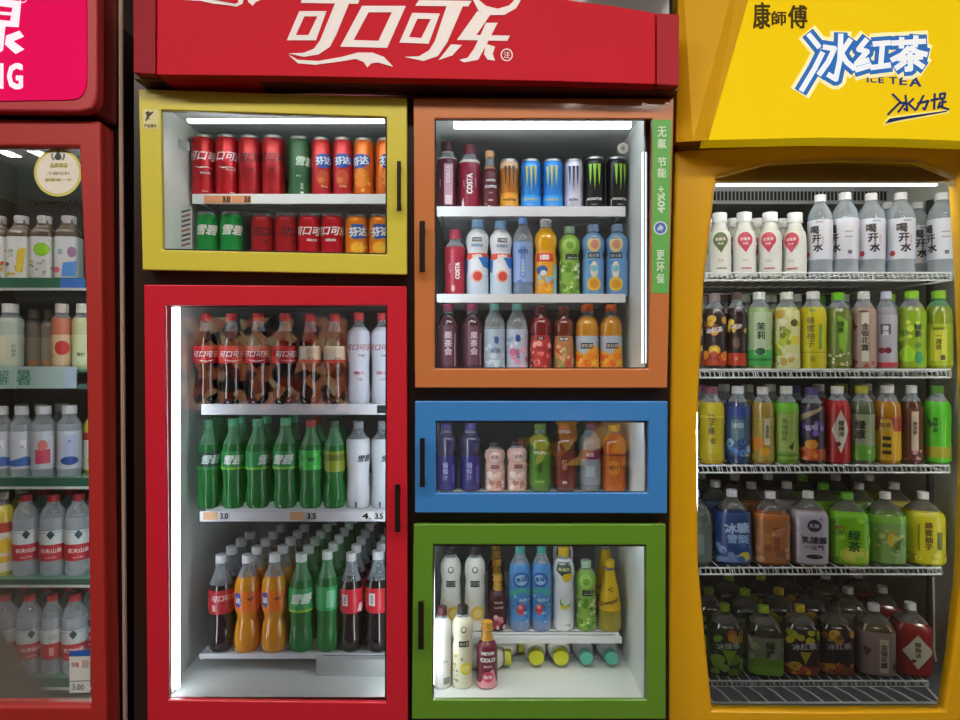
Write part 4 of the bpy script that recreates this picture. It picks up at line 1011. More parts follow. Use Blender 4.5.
shelf(PX(202, 1.60), -.196, 404, 10.5, fr, tags=((377, 386, '#3a3c40', '500'),))
shelf(PX(200.5, 1.60), -.196, 511, 10, fr, tags=((203, 217, '#e2b489', ''), (219, 229, '#d8d8d8', '3.0'), (290, 304, '#e2b489', ''), (306, 317, '#d8d8d8', '3.5'), (361, 372, '#e8e8e8', '4.'), (374, 384, '#d0d0d0', '3.5')))
shelf(PX(200, 1.625), -.196, 653, 5, fr, lip=1.625)
shelf(PX(437, 1.60), PX(625, 1.60), 206.7, 9.9, fr)
shelf(PX(437, 1.60), PX(625, 1.60), 294, 8.6, fr)
shelf(-.112, PX(622, 1.62), 636.7, 6, fr, lip=1.625)
# evaporator tray on the floor of the red compartment
b = MB()
tx0, tx1 = PX(318, 1.62), -.20
b.box(tx0, tx1, 1.60, 1.95, HC - .785, HC - .745, mat('#b9bfbd', .4))
for k in range(9): b.box(tx0 + .015, tx1 - .01, 1.62 + k * .03, 1.628 + k * .03, HC - .745, HC - .7435, mat('#6f7674', .5))
part(b, 'drip_tray', fr, bevel=.004)
# small details
b = MB(); b.box(PX(180, 1.56), PX(192, 1.56), 1.56, 1.561, PZ(250, 1.56), PZ(207, 1.56), mat('#c9ccd0', .5))  # pale panel with slanted dark and brownish stripes
for k in range(8):
    b.add([P(181.5, 211 + k * 4.8, 1.5595), P(190.5, 208.5 + k * 4.8, 1.5595), P(190.5, 210.6 + k * 4.8, 1.5595), P(181.5, 213.1 + k * 4.8, 1.5595)], [(0, 1, 2, 3)], mat(['#4a525c', '#8a5a50', '#39424c'][k % 3], .5))
part(b, 'liner_stripes', fr)
b = MB(); b.slab([(178, 138.5), (189, 143), (189, 151), (178, 147)], 1.54, 1.543, mat('#8f959a', .5)); part(b, 'vent_plug', fr)
b = MB(); b.disc(623, 148, 5.3, 1.63, .006, mat('#d9d6cc', .4)); b.disc(623, 148, 3.6, 1.629, .001, mat('#b9b6ac', .4))
sign_text(b, '+', 621, 146, 625, 150, 1.6285, mat('#55504a', .5)); part(b, 'thermostat_dial', fr)

# ---- doors
def lerp_quad(q, m):   # shrink helper not needed for exact frames
    return q
def door(root, color, outer, inner, handle, glass_Y=1.470, Yf=1.462, Yb=1.502, extra=None, rough=.3, hm='#2c2622'):
    dm = mat(color, rough, coat=.35)
    Ym = Yf + .012
    d = MB().ring(outer, inner, Yf, Ym, dm)
    k = 0.9
    wide = [(x + (-12 if x < sum(p[0] for p in inner) / len(inner) else 12), y + (-9 if y < sum(p[1] for p in inner) / len(inner) else 9)) for x, y in inner]
    d.ring([(x + (1 if x < sum(p[0] for p in outer) / len(outer) else -1), y + (1 if y < sum(p[1] for p in outer) / len(outer) else -1)) for x, y in outer], wide, Ym, Yb, dm)
    do = part(d, 'door', root, bevel=.003)
    # dark rubber seal just inside the frame
    ii = inner
    cx = sum(p[0] for p in ii) / len(ii); cy = sum(p[1] for p in ii) / len(ii)
    s = MB()
    i2 = [(x + (1.2 if x < cx else -1.2), y + (1.2 if y < cy else -1.2)) for x, y in ii]
    oo = [(x + (-4 if x < cx else 4), y + (-4 if y < cy else 4)) for x, y in ii]
    s.ring(oo, i2, Yf + .0125, Yf + .018, mat('#1c1a1a', .5))
    part(s, 'door_seal', do)
    # one sheet only: a single surface keeps the reflection single
    g = MB(); fr_ = [P(cx + (x - cx) * 1.008, cy + (y - cy) * 1.008, glass_Y) for x, y in ii]
    g.add(fr_, [tuple(range(len(fr_)))], glassmat())
    part(g, 'glass_pane', do)
    if handle:
        x0, x1, y0, y1 = handle
        h = MB(); hmat = mat(hm, .35, .6)
        xm = (x0 + x1) / 2
        Yh = Yf - .022
        top, bot = P(xm, y0, Yh), P(xm, y1, Yh)
        r = (x1 - x0) / 2 * Yh / F
        h.box(top.x - r, top.x + r, Yh - r * .6, Yh + r * .6, bot.z, top.z, hmat)
        for z in (top.z - .012, bot.z + .012): h.box(top.x - r * .7, top.x + r * .7, Yh, Yf + .001, z - .006, z + .006, hmat)
        part(h, 'door_handle', do, bevel=.0015)
    return do
dy = door(fr, '#d6ca48', [(138.2, 88.7), (407, 97.5), (407, 274.8), (142.2, 270)], [(160.6, 110), (386.7, 117), (386.7, 254.4), (162.7, 249.7)], (397, 401, 161, 211))
b = MB(); b.slab([(143, 109), (158.5, 109.5), (158.5, 129), (143, 128.5)], 1.4612, 1.462, mat('#ddd59a', .5))
T0 = lambda x, y: (x / 3.4286 + 130, y / 3.4286 + 80)
poly(b, [(52, 112), (62, 106), (70, 112), (78, 106), (80, 112), (70, 122), (64, 128), (72, 138), (62, 132), (56, 142), (52, 138), (58, 124)], T0, 1.4608, mat('#2c2c1c'))
sign_text(b, '产品展示', 144, 124, 156.5, 127.5, 1.4608, mat('#4a4820'), bold=.03)
part(b, 'door_sticker', dy)
dr = door(fr, '#cd1f33', [(143.7, 284.6), (406.6, 286.2), (408, 740), (147.3, 740)], [(164.4, 306), (386.8, 305.4), (386, 702.5), (168.3, 700)], (395, 400, 484, 532))
do_ = door(fr, '#cb7a45', [(413.4, 97.9), (674.2, 98.2), (667.4, 388.2), (414.8, 388)], [(434.7, 118.7), (652.4, 118.7), (648.5, 368.6), (434.7, 368.6)], (419.5, 425, 221, 272))
b = MB(); b.slab([(652.6, 119.5), (671.5, 119.8), (668.6, 293.5), (651.8, 293)], 1.4612, 1.462, mat('#62b455', .5))
lt = mat('#d5ead0', .5)
for ch, y0, y1 in (('无', 126.5, 137), ('氟', 138.5, 148.5), ('节', 157, 167), ('能', 168, 177.5)):
    sign_text(b, ch, 657.5, y0, 666.5, y1, 1.4608, lt, bold=.03)
sign_text(b, '40%+', 657.5, 186, 665, 213, 1.4608, lt, bold=.03, rot=1)
b.disc(660.5, 228, 6.8, 1.4606, .0006, mat('#dfe8f2', .4)); b.disc(660.5, 228, 5.6, 1.4602, .0006, mat('#4a74c4', .4))
b.add([P(660.5 + a, 228 + c, 1.4598) for a, c in ((-3.5, 1), (0, -3.5), (3.5, 0), (1.5, 1), (2, 3.2), (-1, 1.5), (-2.5, 3))], [(0, 1, 2, 3, 4, 5, 6)], mat('#c9d8f2', .4))
for ch, y0, y1 in (('更', 250, 260), ('环', 262, 272), ('保', 273.5, 283.5)):
    sign_text(b, ch, 656.5, y0, 664.5, y1, 1.4608, lt, bold=.03)
part(b, 'energy_sticker', do_)
db = door(fr, '#3d86d2', [(414.8, 401), (668, 401.2), (667.3, 513.8), (414.8, 513)], [(435.9, 421.5), (648.5, 421.5), (647.7, 492.7), (435.9, 493.2)], (420, 424.8, 438, 487))
dg = door(fr, '#62932a', [(413.4, 524.2), (666, 524.2), (666, 719.5), (411.6, 719.5)], [(433.3, 544.7), (646.3, 545.3), (646.3, 700), (432.5, 700)], (418.3, 423.7, 601.5, 649))

# ---- header sign
RED = mat('#cc1029', .6)
b = MB()
b.slab([(156, -30), (240, -42), (330, -44), (420, -32), (500, -14), (572, 0), (620, 6.5), (656, 12.5), (656, 84.5), (560, 81.5), (440, 79), (280, 76), (156, 74.5)], 1.40, 1.66, RED)
hs = part(b, 'header_sign', fr, bevel=.004)
b = MB()
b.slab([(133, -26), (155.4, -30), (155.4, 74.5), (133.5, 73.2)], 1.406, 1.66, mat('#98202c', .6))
part(b, 'header_end_cap', hs, bevel=.003)
b = MB()
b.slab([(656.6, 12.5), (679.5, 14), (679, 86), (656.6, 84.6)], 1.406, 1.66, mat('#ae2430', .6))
part(b, 'header_end_cap', hs, bevel=.003)
b = MB(); b.slab([(134, 74), (280, 76.5), (440, 79.5), (678, 86.5), (678, 91), (440, 85), (134, 79)], 1.43, 1.5, mat('#54181c', .5)); part(b, 'header_trim', hs)
T1 = lambda x, y: (x / 3.4286 + 260, y / 3.4286)
lt = mat('#f1e9ea', .4); Yl = 1.3985
b = MB()
poly(b, [(145, -10), (345, -10), (336, 13), (140, 10)], T1, Yl, lt)
flatring(b, [(135, 38), (228, 38), (192, 138), (92, 138)], [(152, 56), (197, 56), (166, 120), (123, 120)], T1, Yl, lt)
poly(b, [(258, 10), (306, 10), (262, 118), (240, 160), (200, 187), (150, 195), (98, 183), (150, 181), (185, 167), (206, 138)], T1, Yl, lt)
flatring(b, [(350, 20), (500, 20), (436, 164), (275, 160)], [(372, 42), (452, 42), (406, 140), (321, 137)], T1, Yl, lt)
poly(b, [(545, 0), (726, 3), (714, 22), (532, 20)], T1, Yl, lt)
flatring(b, [(522, 44), (617, 46), (578, 150), (478, 146)], [(540, 64), (586, 65), (553, 130), (511, 127)], T1, Yl, lt)
poly(b, [(640, 20), (696, 20), (642, 145), (610, 192), (560, 209), (495, 195), (545, 193), (580, 172), (600, 140)], T1, Yl, lt)
poly(b, [(715, -30), (745, -5), (775, 20), (815, 30), (855, 18), (880, -8), (899, -8), (878, 28), (838, 51), (790, 52), (750, 38)], T1, Yl, lt)
poly(b, [(745, 38), (790, 50), (742, 120), (857, 122), (848, 140), (675, 137)], T1, Yl, lt)
poly(b, [(775, 78), (815, 78), (770, 165), (748, 205), (700, 214), (683, 205), (712, 198), (735, 165)], T1, Yl, lt)
poly(b, [(655, 152), (692, 154), (660, 190), (612, 206)], T1, Yl, lt)
poly(b, [(775, 150), (806, 160), (798, 185), (806, 208), (780, 204), (768, 185)], T1, Yl, lt)
poly(b, [(97, 187), (130, 205), (200, 209), (280, 195), (335, 180), (385, 180), (425, 195), (457, 229), (405, 214), (382, 217), (368, 231), (355, 212), (328, 202), (270, 212), (190, 222), (130, 217)], T1, Yl, lt)
flatring(b, [(846 + 21 * math.cos(k * PI / 8), 188 + 22 * math.sin(k * PI / 8)) for k in range(16)], [(846 + 17 * math.cos(k * PI / 8), 188 + 18 * math.sin(k * PI / 8)) for k in range(16)], T1, Yl, lt)
sign_text(b, '注', 503.5, 51.5, 510, 58, Yl, lt)
T2 = lambda x, y: (x / 6 + 120, y / 6)
poly(b, [(385, -40), (385, 0), (490, 6), (560, 22), (640, 30), (700, 40), (735, 22), (750, -40)], T2, Yl, lt)
poly(b, [(770, -40), (768, 10), (795, 34), (815, 12), (850, -2), (850, -40)], T2, Yl, lt)
poly(b, [(440, -45), (560, -2), (640, 12), (690, 22), (712, 12), (690, -45)], T2, Yl - .0009, RED)
part(b, 'lettering', hs)

# ============================================================ LEFT REFRIGERATOR
lf = empty('red_refrigerator', (-1.15, 1.75, 0), 'red glass-door refrigerator with magenta lit header at the left edge', 'refrigerator')
LX0 = -1.62
LRED = mat('#ac2a26', .5)
xr = PX(121, 1.56)           # right side plane
b = MB()
b.box(LX0, LX0 + .05, 1.56, 2.3, .05, HC + .52, DARK)
b.box(xr - .045, xr, 1.56, 2.3, .05, HC + .52, DARK)
b.box(LX0 + .05, xr - .045, 2.25, 2.3, .05, HC + .52, DARK)
b.box(LX0 + .05, xr - .045, 1.56, 2.25, .05, HC - .90, DARK)
b.box(LX0 + .05, xr - .045, 1.56, 2.25, HC + .50, HC + .80, DARK)
b.box(xr - .0455, xr - .0445, 1.56, 2.25, HC - .9, HC + .5, mat('#9a9e9e', .4))
part(b, 'cabinet_body', lf)
b = MB(); b.box(LX0 + .05, xr - .0457, 2.245, 2.2498, HC - .9, HC + .5, mat('#7c8088', .5)); b.box(LX0 + .05, xr - .0457, 1.56, 2.244, HC + .495, HC + .4998, LINER)
b.box(LX0 + .05, xr - .0457, 1.56, 2.244, HC - .8999, HC - .895, LINER); part(b, 'inner_liner', lf)
b = MB(); b.slab([(118.5, -60), (121.5, -60), (122, 125), (127.5, 900), (124.3, 900), (118.8, 125)], 1.553, 1.5595, mat('#dcc0b0', .45)); part(b, 'edge_trim', lf)
b = MB()
b.ring([(-60, 117), (100, 120.5), (101.5, 300), (103, 500), (106.5, 740), (-60, 740)], [(-40, 146.5), (78.5, 147), (85, 292), (87.3, 480), (90, 706), (-40, 706)], 1.47, 1.494, LRED)
b.ring([(-60, 118), (100.5, 121.5), (102, 300), (103.5, 500), (107, 740), (-60, 740)], [(-40, 134), (90.5, 134), (94, 292), (96, 480), (100, 716), (-40, 716)], 1.494, 1.552, LRED)
ld = part(b, 'door', lf, bevel=.02)
b = MB(); gg = [P(x, y, 1.4895) for x, y in ((-40, 147), (78, 147), (85, 292), (87.5, 480), (90, 706), (-40, 706))]
b.add(gg, [tuple(range(6))], glassmat()); part(b, 'glass_pane', ld)
b = MB(); b.disc(58, 172.5, 24, 1.4875, .001, mat('#d8cf6a', .5)); b.disc(58, 172.5, 21.3, 1.4868, .0007, mat('#e9e6da', .5))
T3 = lambda x, y: (x / 4, y / 4 + 120)
Yl = 1.4862; ink = mat('#3a4a3c', .5)
poly(b, [(232, 118), (240, 135), (248, 150), (238, 160), (226, 160), (216, 150), (224, 135)], T3, Yl, ink)
strokes(b, [[(208, 135), (208, 150), (216, 160)], [(256, 135), (256, 150), (248, 160)]], 5, T3, Yl, ink)
sign_text(b, '品质保证', 50, 163, 68, 167.5, Yl, mat('#b8b048'), bold=.03)
sign_text(b, '冷藏饮料', 47, 171.5, 70, 175, Yl, mat('#b0a890'))
sign_text(b, '新鲜每一天', 45, 178, 72, 181.5, Yl, mat('#b8b048'))
part(b, 'round_sticker', ld)
b = MB(); b.slab([(69.3, 651), (90, 650), (90, 692.5), (69.6, 693)], 1.484, 1.4845, mat('#cfd2d2', .5))
b.slab([(69.3, 651), (90, 650), (90, 656), (69.3, 656.5)], 1.4832, 1.4838, mat('#2c5aa8', .5))
b.slab([(82, 660), (88.5, 660), (88.5, 668), (82, 668)], 1.4832, 1.4838, mat('#b8a49a', .6))
b.slab([(69.6, 681), (90, 680), (90, 681), (69.6, 682)], 1.4832, 1.4838, mat('#8a9098', .6))
sign_text(b, '价格', 71.5, 662, 79, 667, 1.4830, mat('#b84a4a')); sign_text(b, '3.00', 72, 684, 84, 690, 1.483, mat('#667080'))
part(b, 'price_card', ld)
# header
b = MB()
b.slab([(-80, -90), (97, -90), (97, 90), (96, 100), (92, 108.5), (80, 111.5), (-80, 110.5)], 1.44, 1.47, mat('#b4303a', .5))
lh = part(b, 'header_box', lf, bevel=.006)
b = MB(); b.slab([(-70, -90), (98.5, -90), (98.5, 116), (90, 113), (-70, 111)], 1.475, 1.56, mat('#80201c', .5)); part(b, 'header_side', lh, bevel=.012)
b = MB(); b.slab([(-60, -90), (86.3, -90), (86.3, 80), (85.2, 88), (82.6, 94), (78, 98), (70, 99.5), (-60, 101.8)], 1.437, 1.4398, lightbox('#e00058', .24)); part(b, 'sign_panel', lh)
b = MB(); lt = lightbox('#efdcec', .5); Yl = 1.4362
T4 = lambda x, y: (x / 4.5, y / 4.5)
# lower right of the character for spring water
flatring(b, [(-120, -20), (96, 6), (84, 122), (-120, 112)], [(-90, 18), (56, 34), (46, 94), (-90, 82)], T4, Yl, lt)
poly(b, [(-90, 45), (56, 56), (54, 70), (-90, 60)], T4, Yl, lt)
poly(b, [(-12, 115), (24, 118), (14, 225), (-5, 240), (-30, 232), (-15, 215)], T4, Yl, lt)
poly(b, [(28, 160), (88, 138), (108, 165), (60, 185), (110, 222), (70, 243), (22, 200)], T4, Yl, lt)
flatring(b, [(104 + 17 * math.cos(k * PI / 8), -4 + 17 * math.sin(k * PI / 8)) for k in range(16)], [(104 + 13 * math.cos(k * PI / 8), -4 + 13 * math.sin(k * PI / 8)) for k in range(16)], T4, Yl, lt)
sign_text(b, 'G', 7, 63, 23, 89.5, Yl, lt, bold=.045)
sign_text(b, 'SPRIN', -78, 63, 3.5, 89, Yl, lt, bold=.045)
part(b, 'lettering', lh)
# vent ring on the back wall, shelves
b = MB()
for rr in (1.0, .8, .6, .4): b.tube([P(52 + 24 * rr * math.cos(k * PI / 12), 201 + 10 * rr * math.sin(k * PI / 12), 2.2) for k in range(25)], .0025, mat('#6a6c70', .4), 6)
b.disc(48, 202, 14, 2.215, .02, mat('#2c2c30', .5), ry=5.5)
part(b, 'fan_guard', lf)
GLS = mat('#2f6a54', .15, coat=.5)
lsh = []
for (y0, y1, c) in ((278, 288, '#2f6a54'), (477.5, 486, '#2c5c4c'), (579, 584, '#3c5c50'), (678, 686, '#3c6a5a')):
    s = MB(); Y = 1.69
    s.box(LX0 + .06, xr - .05, Y, 2.2, PZ(y0, Y) - .008, PZ(y0, Y) - .001, clearmat('#7ab8a0', .5))
    s.box(LX0 + .06, xr - .05, Y - .006, Y, PZ(y1, Y), PZ(y0, Y), mat(c, .25))
    s.box(LX0 + .06, xr - .05, Y - .007, Y, PZ(y1 + 2.6, Y), PZ(y1, Y), mat('#b9c4c0', .3))
    so = part(s, 'shelf', lf); lsh.append(so)
q = MB(); q.slab([(60, 278.5), (84.5, 278.5), (84.5, 287.5), (60, 287.5)], 1.682, 1.6835, mat('#2c68b4', .5)); part(q, 'shelf_tag', lsh[0])
s = MB(); Y = 1.69
s.box(LX0 + .06, xr - .05, Y, 2.2, PZ(369, Y) - .008, PZ(369, Y) - .001, clearmat('#7ab8a0', .5))
s.box(LX0 + .06, xr - .05, Y - .006, Y, PZ(389, Y), PZ(384, Y), mat('#4a6a62', .3))
so = part(s, 'shelf', lf)
q = MB(); q.slab([(-40, 366.5), (76, 366.5), (76, 388.5), (-40, 388.5)], 1.678, 1.6825, mat('#a3c2bc', .5))
q.slab([(64, 366.8), (75.8, 366.8), (75.8, 388.2), (64, 388.2)], 1.6772, 1.678, mat('#a4bcd0', .5))
sign_text(q, '解', -3, 370, 9, 385, 1.6774, mat('#3f8a6a'), bold=.02)
sign_text(q, '暑', 16, 370, 31, 385, 1.6774, mat('#3f8a6a'), bold=.02)
part(q, 'shelf_banner', so)
led(-1.35, -.92, 1.60, 1.615, HC + .491, HC + .499, lf, emit('#eef6ff', L_LEDL))
led(xr - .056, xr - .049, 1.565, 1.575, HC - .85, HC + .42, lf, emit('#eef6ff', L_LEDL * .7))
for k in range(3):
    pass

# ============================================================ RIGHT REFRIGERATOR
rf = empty('yellow_refrigerator', (1.0, 1.8, 0), 'yellow glass-door refrigerator with lit tea advertising header at the right', 'refrigerator')
RXL, RXR = PX(677, 1.56), 1.36
YEL = mat('#e0a912', .3, coat=.3)
YELD = mat('#b98a12', .35, coat=.2)
b = MB()
b.box(RXL, RXL + .04, 1.562, 2.36, .05, HC + .61, YELD)
b.box(RXR - .04, RXR, 1.562, 2.36, .05, HC + .61, YELD)
b.box(RXL + .04, RXR - .04, 2.32, 2.36, .05, HC + .61, YELD)
b.box(RXL + .04, RXR - .04, 1.562, 2.32, HC + .55, HC + .61, YELD)
b.box(RXL + .04, RXR - .04, 1.562, 2.32, .05, HC - .88, YELD)
part(b, 'cabinet_body', rf)
b = MB(); t = .004
x0, x1, z0, z1 = RXL + .0405, 1.287, HC - .8795, HC + .5495
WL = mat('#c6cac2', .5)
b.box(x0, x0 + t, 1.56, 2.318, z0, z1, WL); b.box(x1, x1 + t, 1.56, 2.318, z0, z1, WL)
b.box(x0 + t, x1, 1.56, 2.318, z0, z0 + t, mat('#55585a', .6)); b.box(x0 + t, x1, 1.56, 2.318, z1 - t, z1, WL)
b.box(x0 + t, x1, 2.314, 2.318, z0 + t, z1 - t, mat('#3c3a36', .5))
part(b, 'inner_liner', rf)
# air grille behind the top row
b = MB()
b.box(x0 + .01, x1 - .01, 2.05, 2.30, PZ(204, 2.05), PZ(186, 2.05), mat('#9aa2a6', .4))
n = 62
for k in range(n):
    xx = x0 + .03 + k * (x1 - x0 - .06) / n
    b.box(xx, xx + .007, 2.048, 2.051, PZ(200.5, 2.05), PZ(191.5, 2.05), mat('#1e2022', .6))
part(b, 'air_grille', rf)
led(PX(716, 1.62), PX(936, 1.62), 1.615, 1.622, PZ(186.2, 1.62), PZ(183.8, 1.62), rf, emit('#f4f8ff', 3.0))
led(PX(716, 1.60), PX(952, 1.60), 1.59, 1.61, PZ(179, 1.60), PZ(175, 1.60), rf, emit('#f4f8ff', L_LEDR))  # unseen strip added behind the fascia to light the top rows
b = MB(); b.slab([(708, 150), (965, 150), (965, 181.5), (710, 181.5)], 1.565, 1.575, mat('#a8801a', .5)); part(b, 'top_fascia', rf)
led(.5072, .5115, 1.565, 1.573, HC - .62, HC + .38, rf, emit('#f4f8ff', L_LEDR * .7))  # side strip added out of sight to brighten the rows
led(1.272, 1.281, 1.566, 1.58, HC - .70, HC + .38, rf, emit('#f4f8ff', L_LEDR * .3))  # added unseen strip that lights the right wall and lower rows
b = MB()
outL = [(675.5, 150), (672, 280), (670, 440), (669, 560), (668, 650), (668, 740)]
inL = [(717, 177), (705, 277), (697.5, 430), (699, 565), (707, 652), (713, 711)]
outer = [(820, 144.4), (752, 146.3)] + outL + [(830, 740)] + [(1002, 740), (1002, 650), (1001, 560), (1000, 440), (999, 280), (996, 150)] + [(900, 145.8)]
inner = [(845, 158.8), (770, 163)] + inL + [(830, 712.5)] + [(945, 711.5), (954, 652), (963, 565), (968, 430), (963, 277), (957, 176)] + [(920, 160.6)]
b.ring(outer, inner, 1.525, 1.558, YEL)
rd = part(b, 'door', rf, bevel=.008)
b = MB(); gg = [P(x, y, 1.54) for x, y in inner]
b.add(gg, [tuple(t_) for t_ in tessellate_polygon([gg])], glassmat()); part(b, 'glass_pane', rd)
b = MB()
b.box(PX(672, 1.56), PX(1000, 1.56), 1.53, 1.558, .08, PZ(742, 1.56), YEL); part(b, 'kick_panel', rf)
# cable on the right wall, shelf bracket
b = MB()
xx = 1.282
b.tube([P(px_, py_, xx * F / (px_ - 480)) for px_, py_ in ((933.5, 577), (933.5, 620), (934, 650), (936, 662), (940, 671), (945.5, 677))], .0035, mat('#c8ccc4', .4))
part(b, 'cable', rf)
for zz in (1,):
    b = MB(); b.box(1.274, 1.2868, 1.885, 1.90, PZ(700, 1.89), PZ(200, 1.89), mat('#3c403c', .5)); part(b, 'shelf_bracket', rf)
def rack(ypx, hpx, xl, xr_, Y=1.73, deep=2.28, brk=False):
    s = MB(); m = mat('#e6e9e6', .4)
    X0, X1 = PX(xl, Y), PX(xr_, Y)
    zt, zb = PZ(ypx, Y), PZ(ypx + hpx, Y)
    for z in (zt, zb): s.tube([(X0, Y, z), (X1, Y, z)], .0024, m, 6)
    n = int((X1 - X0) / .0125)
    for k in range(n + 1):
        x = X0 + (X1 - X0) * k / n
        s.tube([(x, Y, zt), (x + .005, Y, zb)], .0013, m, 4)
    zw = zt - .006
    n2 = 22
    for k in range(n2 + 1):
        x = X0 + (X1 - X0) * k / n2
        s.tube([(x, Y, zb), (x, Y + .004, zw), (x, deep, zw)], .0017, m, 4)
    for y in (Y + .12, Y + .3, deep): s.tube([(X0, y, zw - .003), (X1, y, zw - .003)], .0024, m, 6)
    for x in (X0, X1): s.tube([(x, Y, zb), (x, deep, zb)], .0024, m, 6)
    part(s, 'wire_shelf', rf)
rack(272.8, 7.5, 706, 951)
rack(369.5, 8, 699, 950)
rack(465.5, 7, 697, 949)
rack(567.8, 6.5, 700, 941)
rack(681, 6, 702, 928)
# empty front rack at the foot
s = MB(); m = mat('#eceeec', .4)
Yn = 1.60
za, zb = PZ(703, Yn), PZ(686.5, 1.728)
s.tube([P(712, 703, Yn), P(941, 703, Yn)], .003, m, 6)
s.tube([P(941, 703, Yn), (PX(926, 1.728), 1.728, zb)], .003, m, 6)
for k in range(13):
    a = P(714 + k * 18.5, 703, Yn); c = Vector((a.x, 1.728, zb))
    s.tube([a, (a.x, (Yn + 1.728) / 2, (za + zb) / 2 + .003), c], .0022, m, 5)
part(s, 'front_rack', rf)
b = MB(); b.box(PX(713, 1.60), PX(943, 1.6), 1.565, 1.60, PZ(711, 1.6), PZ(705, 1.6), mat('#b6bab4', .4)); part(b, 'sill', rf)

# header
HY = 1.44
b = MB()
b.slab([(676, 142.6), (693, 141.2), (708, 140), (821, 137.5), (1000, 142), (1000, -90), (683, -90), (679, 0)], 1.50, 1.558, mat('#c99a1c', .35, coat=.25))
rh = part(b, 'header_box', rf, bevel=.004)
b = MB()
pts = lambda Y, l: [P(x, y, Y) for x, y in l]
v = [P(679, -90, 1.499), P(676.5, 142, 1.499), P(693, 141, 1.47), P(753, -90, 1.47), P(708.5, 140, 1.443), P(774, -90, 1.443), P(708.5, 140, 1.499), P(774, -90, 1.499)]
b.add(v, [(0, 1, 2, 3), (3, 2, 4, 5), (1, 6, 4, 2), (0, 3, 5, 7), (5, 4, 6, 7), (0, 7, 6, 1)], mat('#dba814', .6))
part(b, 'header_side', rh)
b = MB()
b.slab([(708.5, 140), (821, 137.5), (900, 138.5), (1000, 142), (1000, -90), (774, -90)], HY, 1.499, lightbox('#eecb06', .22)); part(b, 'sign_panel', rh)
b = MB(); b.slab([(678, 143.5), (821, 138.5), (1000, 143), (1000, 148), (821, 144), (678, 150)], 1.53, 1.56, mat('#8a6410', .5)); part(b, 'header_gap', rh)
b = MB()
T5 = lambda x, y: (x / 4.3636 + 740, y / 4.3636)
ice = [[(300, 150), (345, 205)], [(360, 230), (325, 300), (268, 395)], [(440, 150), (436, 260), (418, 345), (385, 325)], [(365, 205), (412, 212), (385, 270), (345, 325)], [(482, 172), (448, 222)], [(442, 232), (465, 270), (500, 300)],
       [(553, 172), (518, 215), (555, 225), (508, 278), (562, 262)], [(505, 305), (572, 285)], [(582, 192), (655, 186)], [(622, 190), (614, 285)], [(572, 295), (655, 284)],
       [(664, 188), (808, 180)], [(706, 165), (704, 208)], [(768, 158), (764, 203)], [(738, 208), (705, 240), (662, 262)], [(742, 208), (775, 228), (815, 238)], [(690, 256), (795, 248)], [(742, 230), (744, 300), (722, 302)], [(722, 268), (680, 298)], [(762, 266), (800, 292)]]
strokes(b, ice, 92, T5, HY - .0006, lightbox('#f1e9b4', .35))
strokes(b, ice, 60, T5, HY - .0012, lightbox('#2f6fc0', .2))
strokes(b, ice, 23, T5, HY - .0018, lightbox('#e9f1f8', .3))
NAVY = lightbox('#27407c', .08)
for ch, q in (('I', (866.8, 77, 868.6, 82.6)), ('C', (870, 76.8, 876.6, 82.8)), ('E', (878.3, 77, 884.2, 83)), ('T', (889.2, 77, 897, 84)), ('E', (899.2, 77.2, 907, 85)), ('A', (909.2, 77.2, 921.4, 86.6))):
    sign_text(b, ch, *q, HY - .0006, NAVY, bold=.035)
DKB = lightbox('#4a3c10', .05)
sign_text(b, '康', 753, 2, 770.5, 29, HY - .0006, DKB, bold=.03)
sign_text(b, '師', 771.5, 11, 786.5, 25.5, HY - .0006, DKB, bold=.03)
sign_text(b, '傅', 788, 5, 807.5, 28.5, HY - .0006, DKB, bold=.03)
NV2 = lightbox('#1c2c6a', .08)
hand = [[(665, 410), (700, 445), (645, 500)], [(722, 415), (730, 482), (715, 474)], [(700, 450), (722, 448), (690, 490)], [(758, 430), (735, 452), (768, 482)], [(775, 452), (822, 440), (806, 478), (798, 470)], [(802, 415), (770, 476)],
        [(833, 438), (866, 431)], [(850, 408), (847, 476)], [(873, 410), (895, 407), (892, 428), (874, 431), (873, 410)], [(884, 430), (882, 462)], [(884, 446), (900, 443)], [(873, 446), (864, 472)], [(866, 462), (912, 478)]]
poly(b, [(622, 548), (648, 508), (908, 476), (914, 493), (700, 532)], T5, HY - .0005, lightbox('#f1e07a', .3))
strokes(b, hand, 10, T5, HY - .0012, NV2)
poly(b, [(631, 540), (653, 517), (905, 482), (903, 488), (700, 524)], T5, HY - .0012, NV2)
part(b, 'lettering', rh)

# ============================================================ DRINKS, CENTRE
YI = 1.66
c2 = 22.5
row([('cola', 203.5, c2, 135.8), ('cola2', 227, c2, 135.8), ('zero', 250, c2, 136.5, 6), ('zero', 273.6, c2, 136.5, -8), ('spritedark', 299.7, c2, 137.5),
     ('fantared', 321.6, c2, 138.5, 10), ('fantared', 343, c2, 138.5, -6), ('fantaorange', 364.2, c2, 139.2, -25), ('fantaorange', 387.0, c2, 139.2, 12)],
    'yellow-door top shelf', YI, 194.3, -.0035, 1.60)
row([('sprite', 208, c2, 213), ('sprite', 231.8, c2, 213, 12), ('zero', 262.7, c2, 214.5, 15), ('zero', 286, c2, 214.5, 45), ('cola3', 309.4, c2, 214.5, 8), ('cola3', 332.5, c2, 214.5, -15), ('fanta2', 356.6, c2, 215.5, 8), ('fanta2', 380, c2, 215.5, 2)],
    'yellow-door bottom shelf', YI, PY0 - .2085 * F / YI, 0, YI)
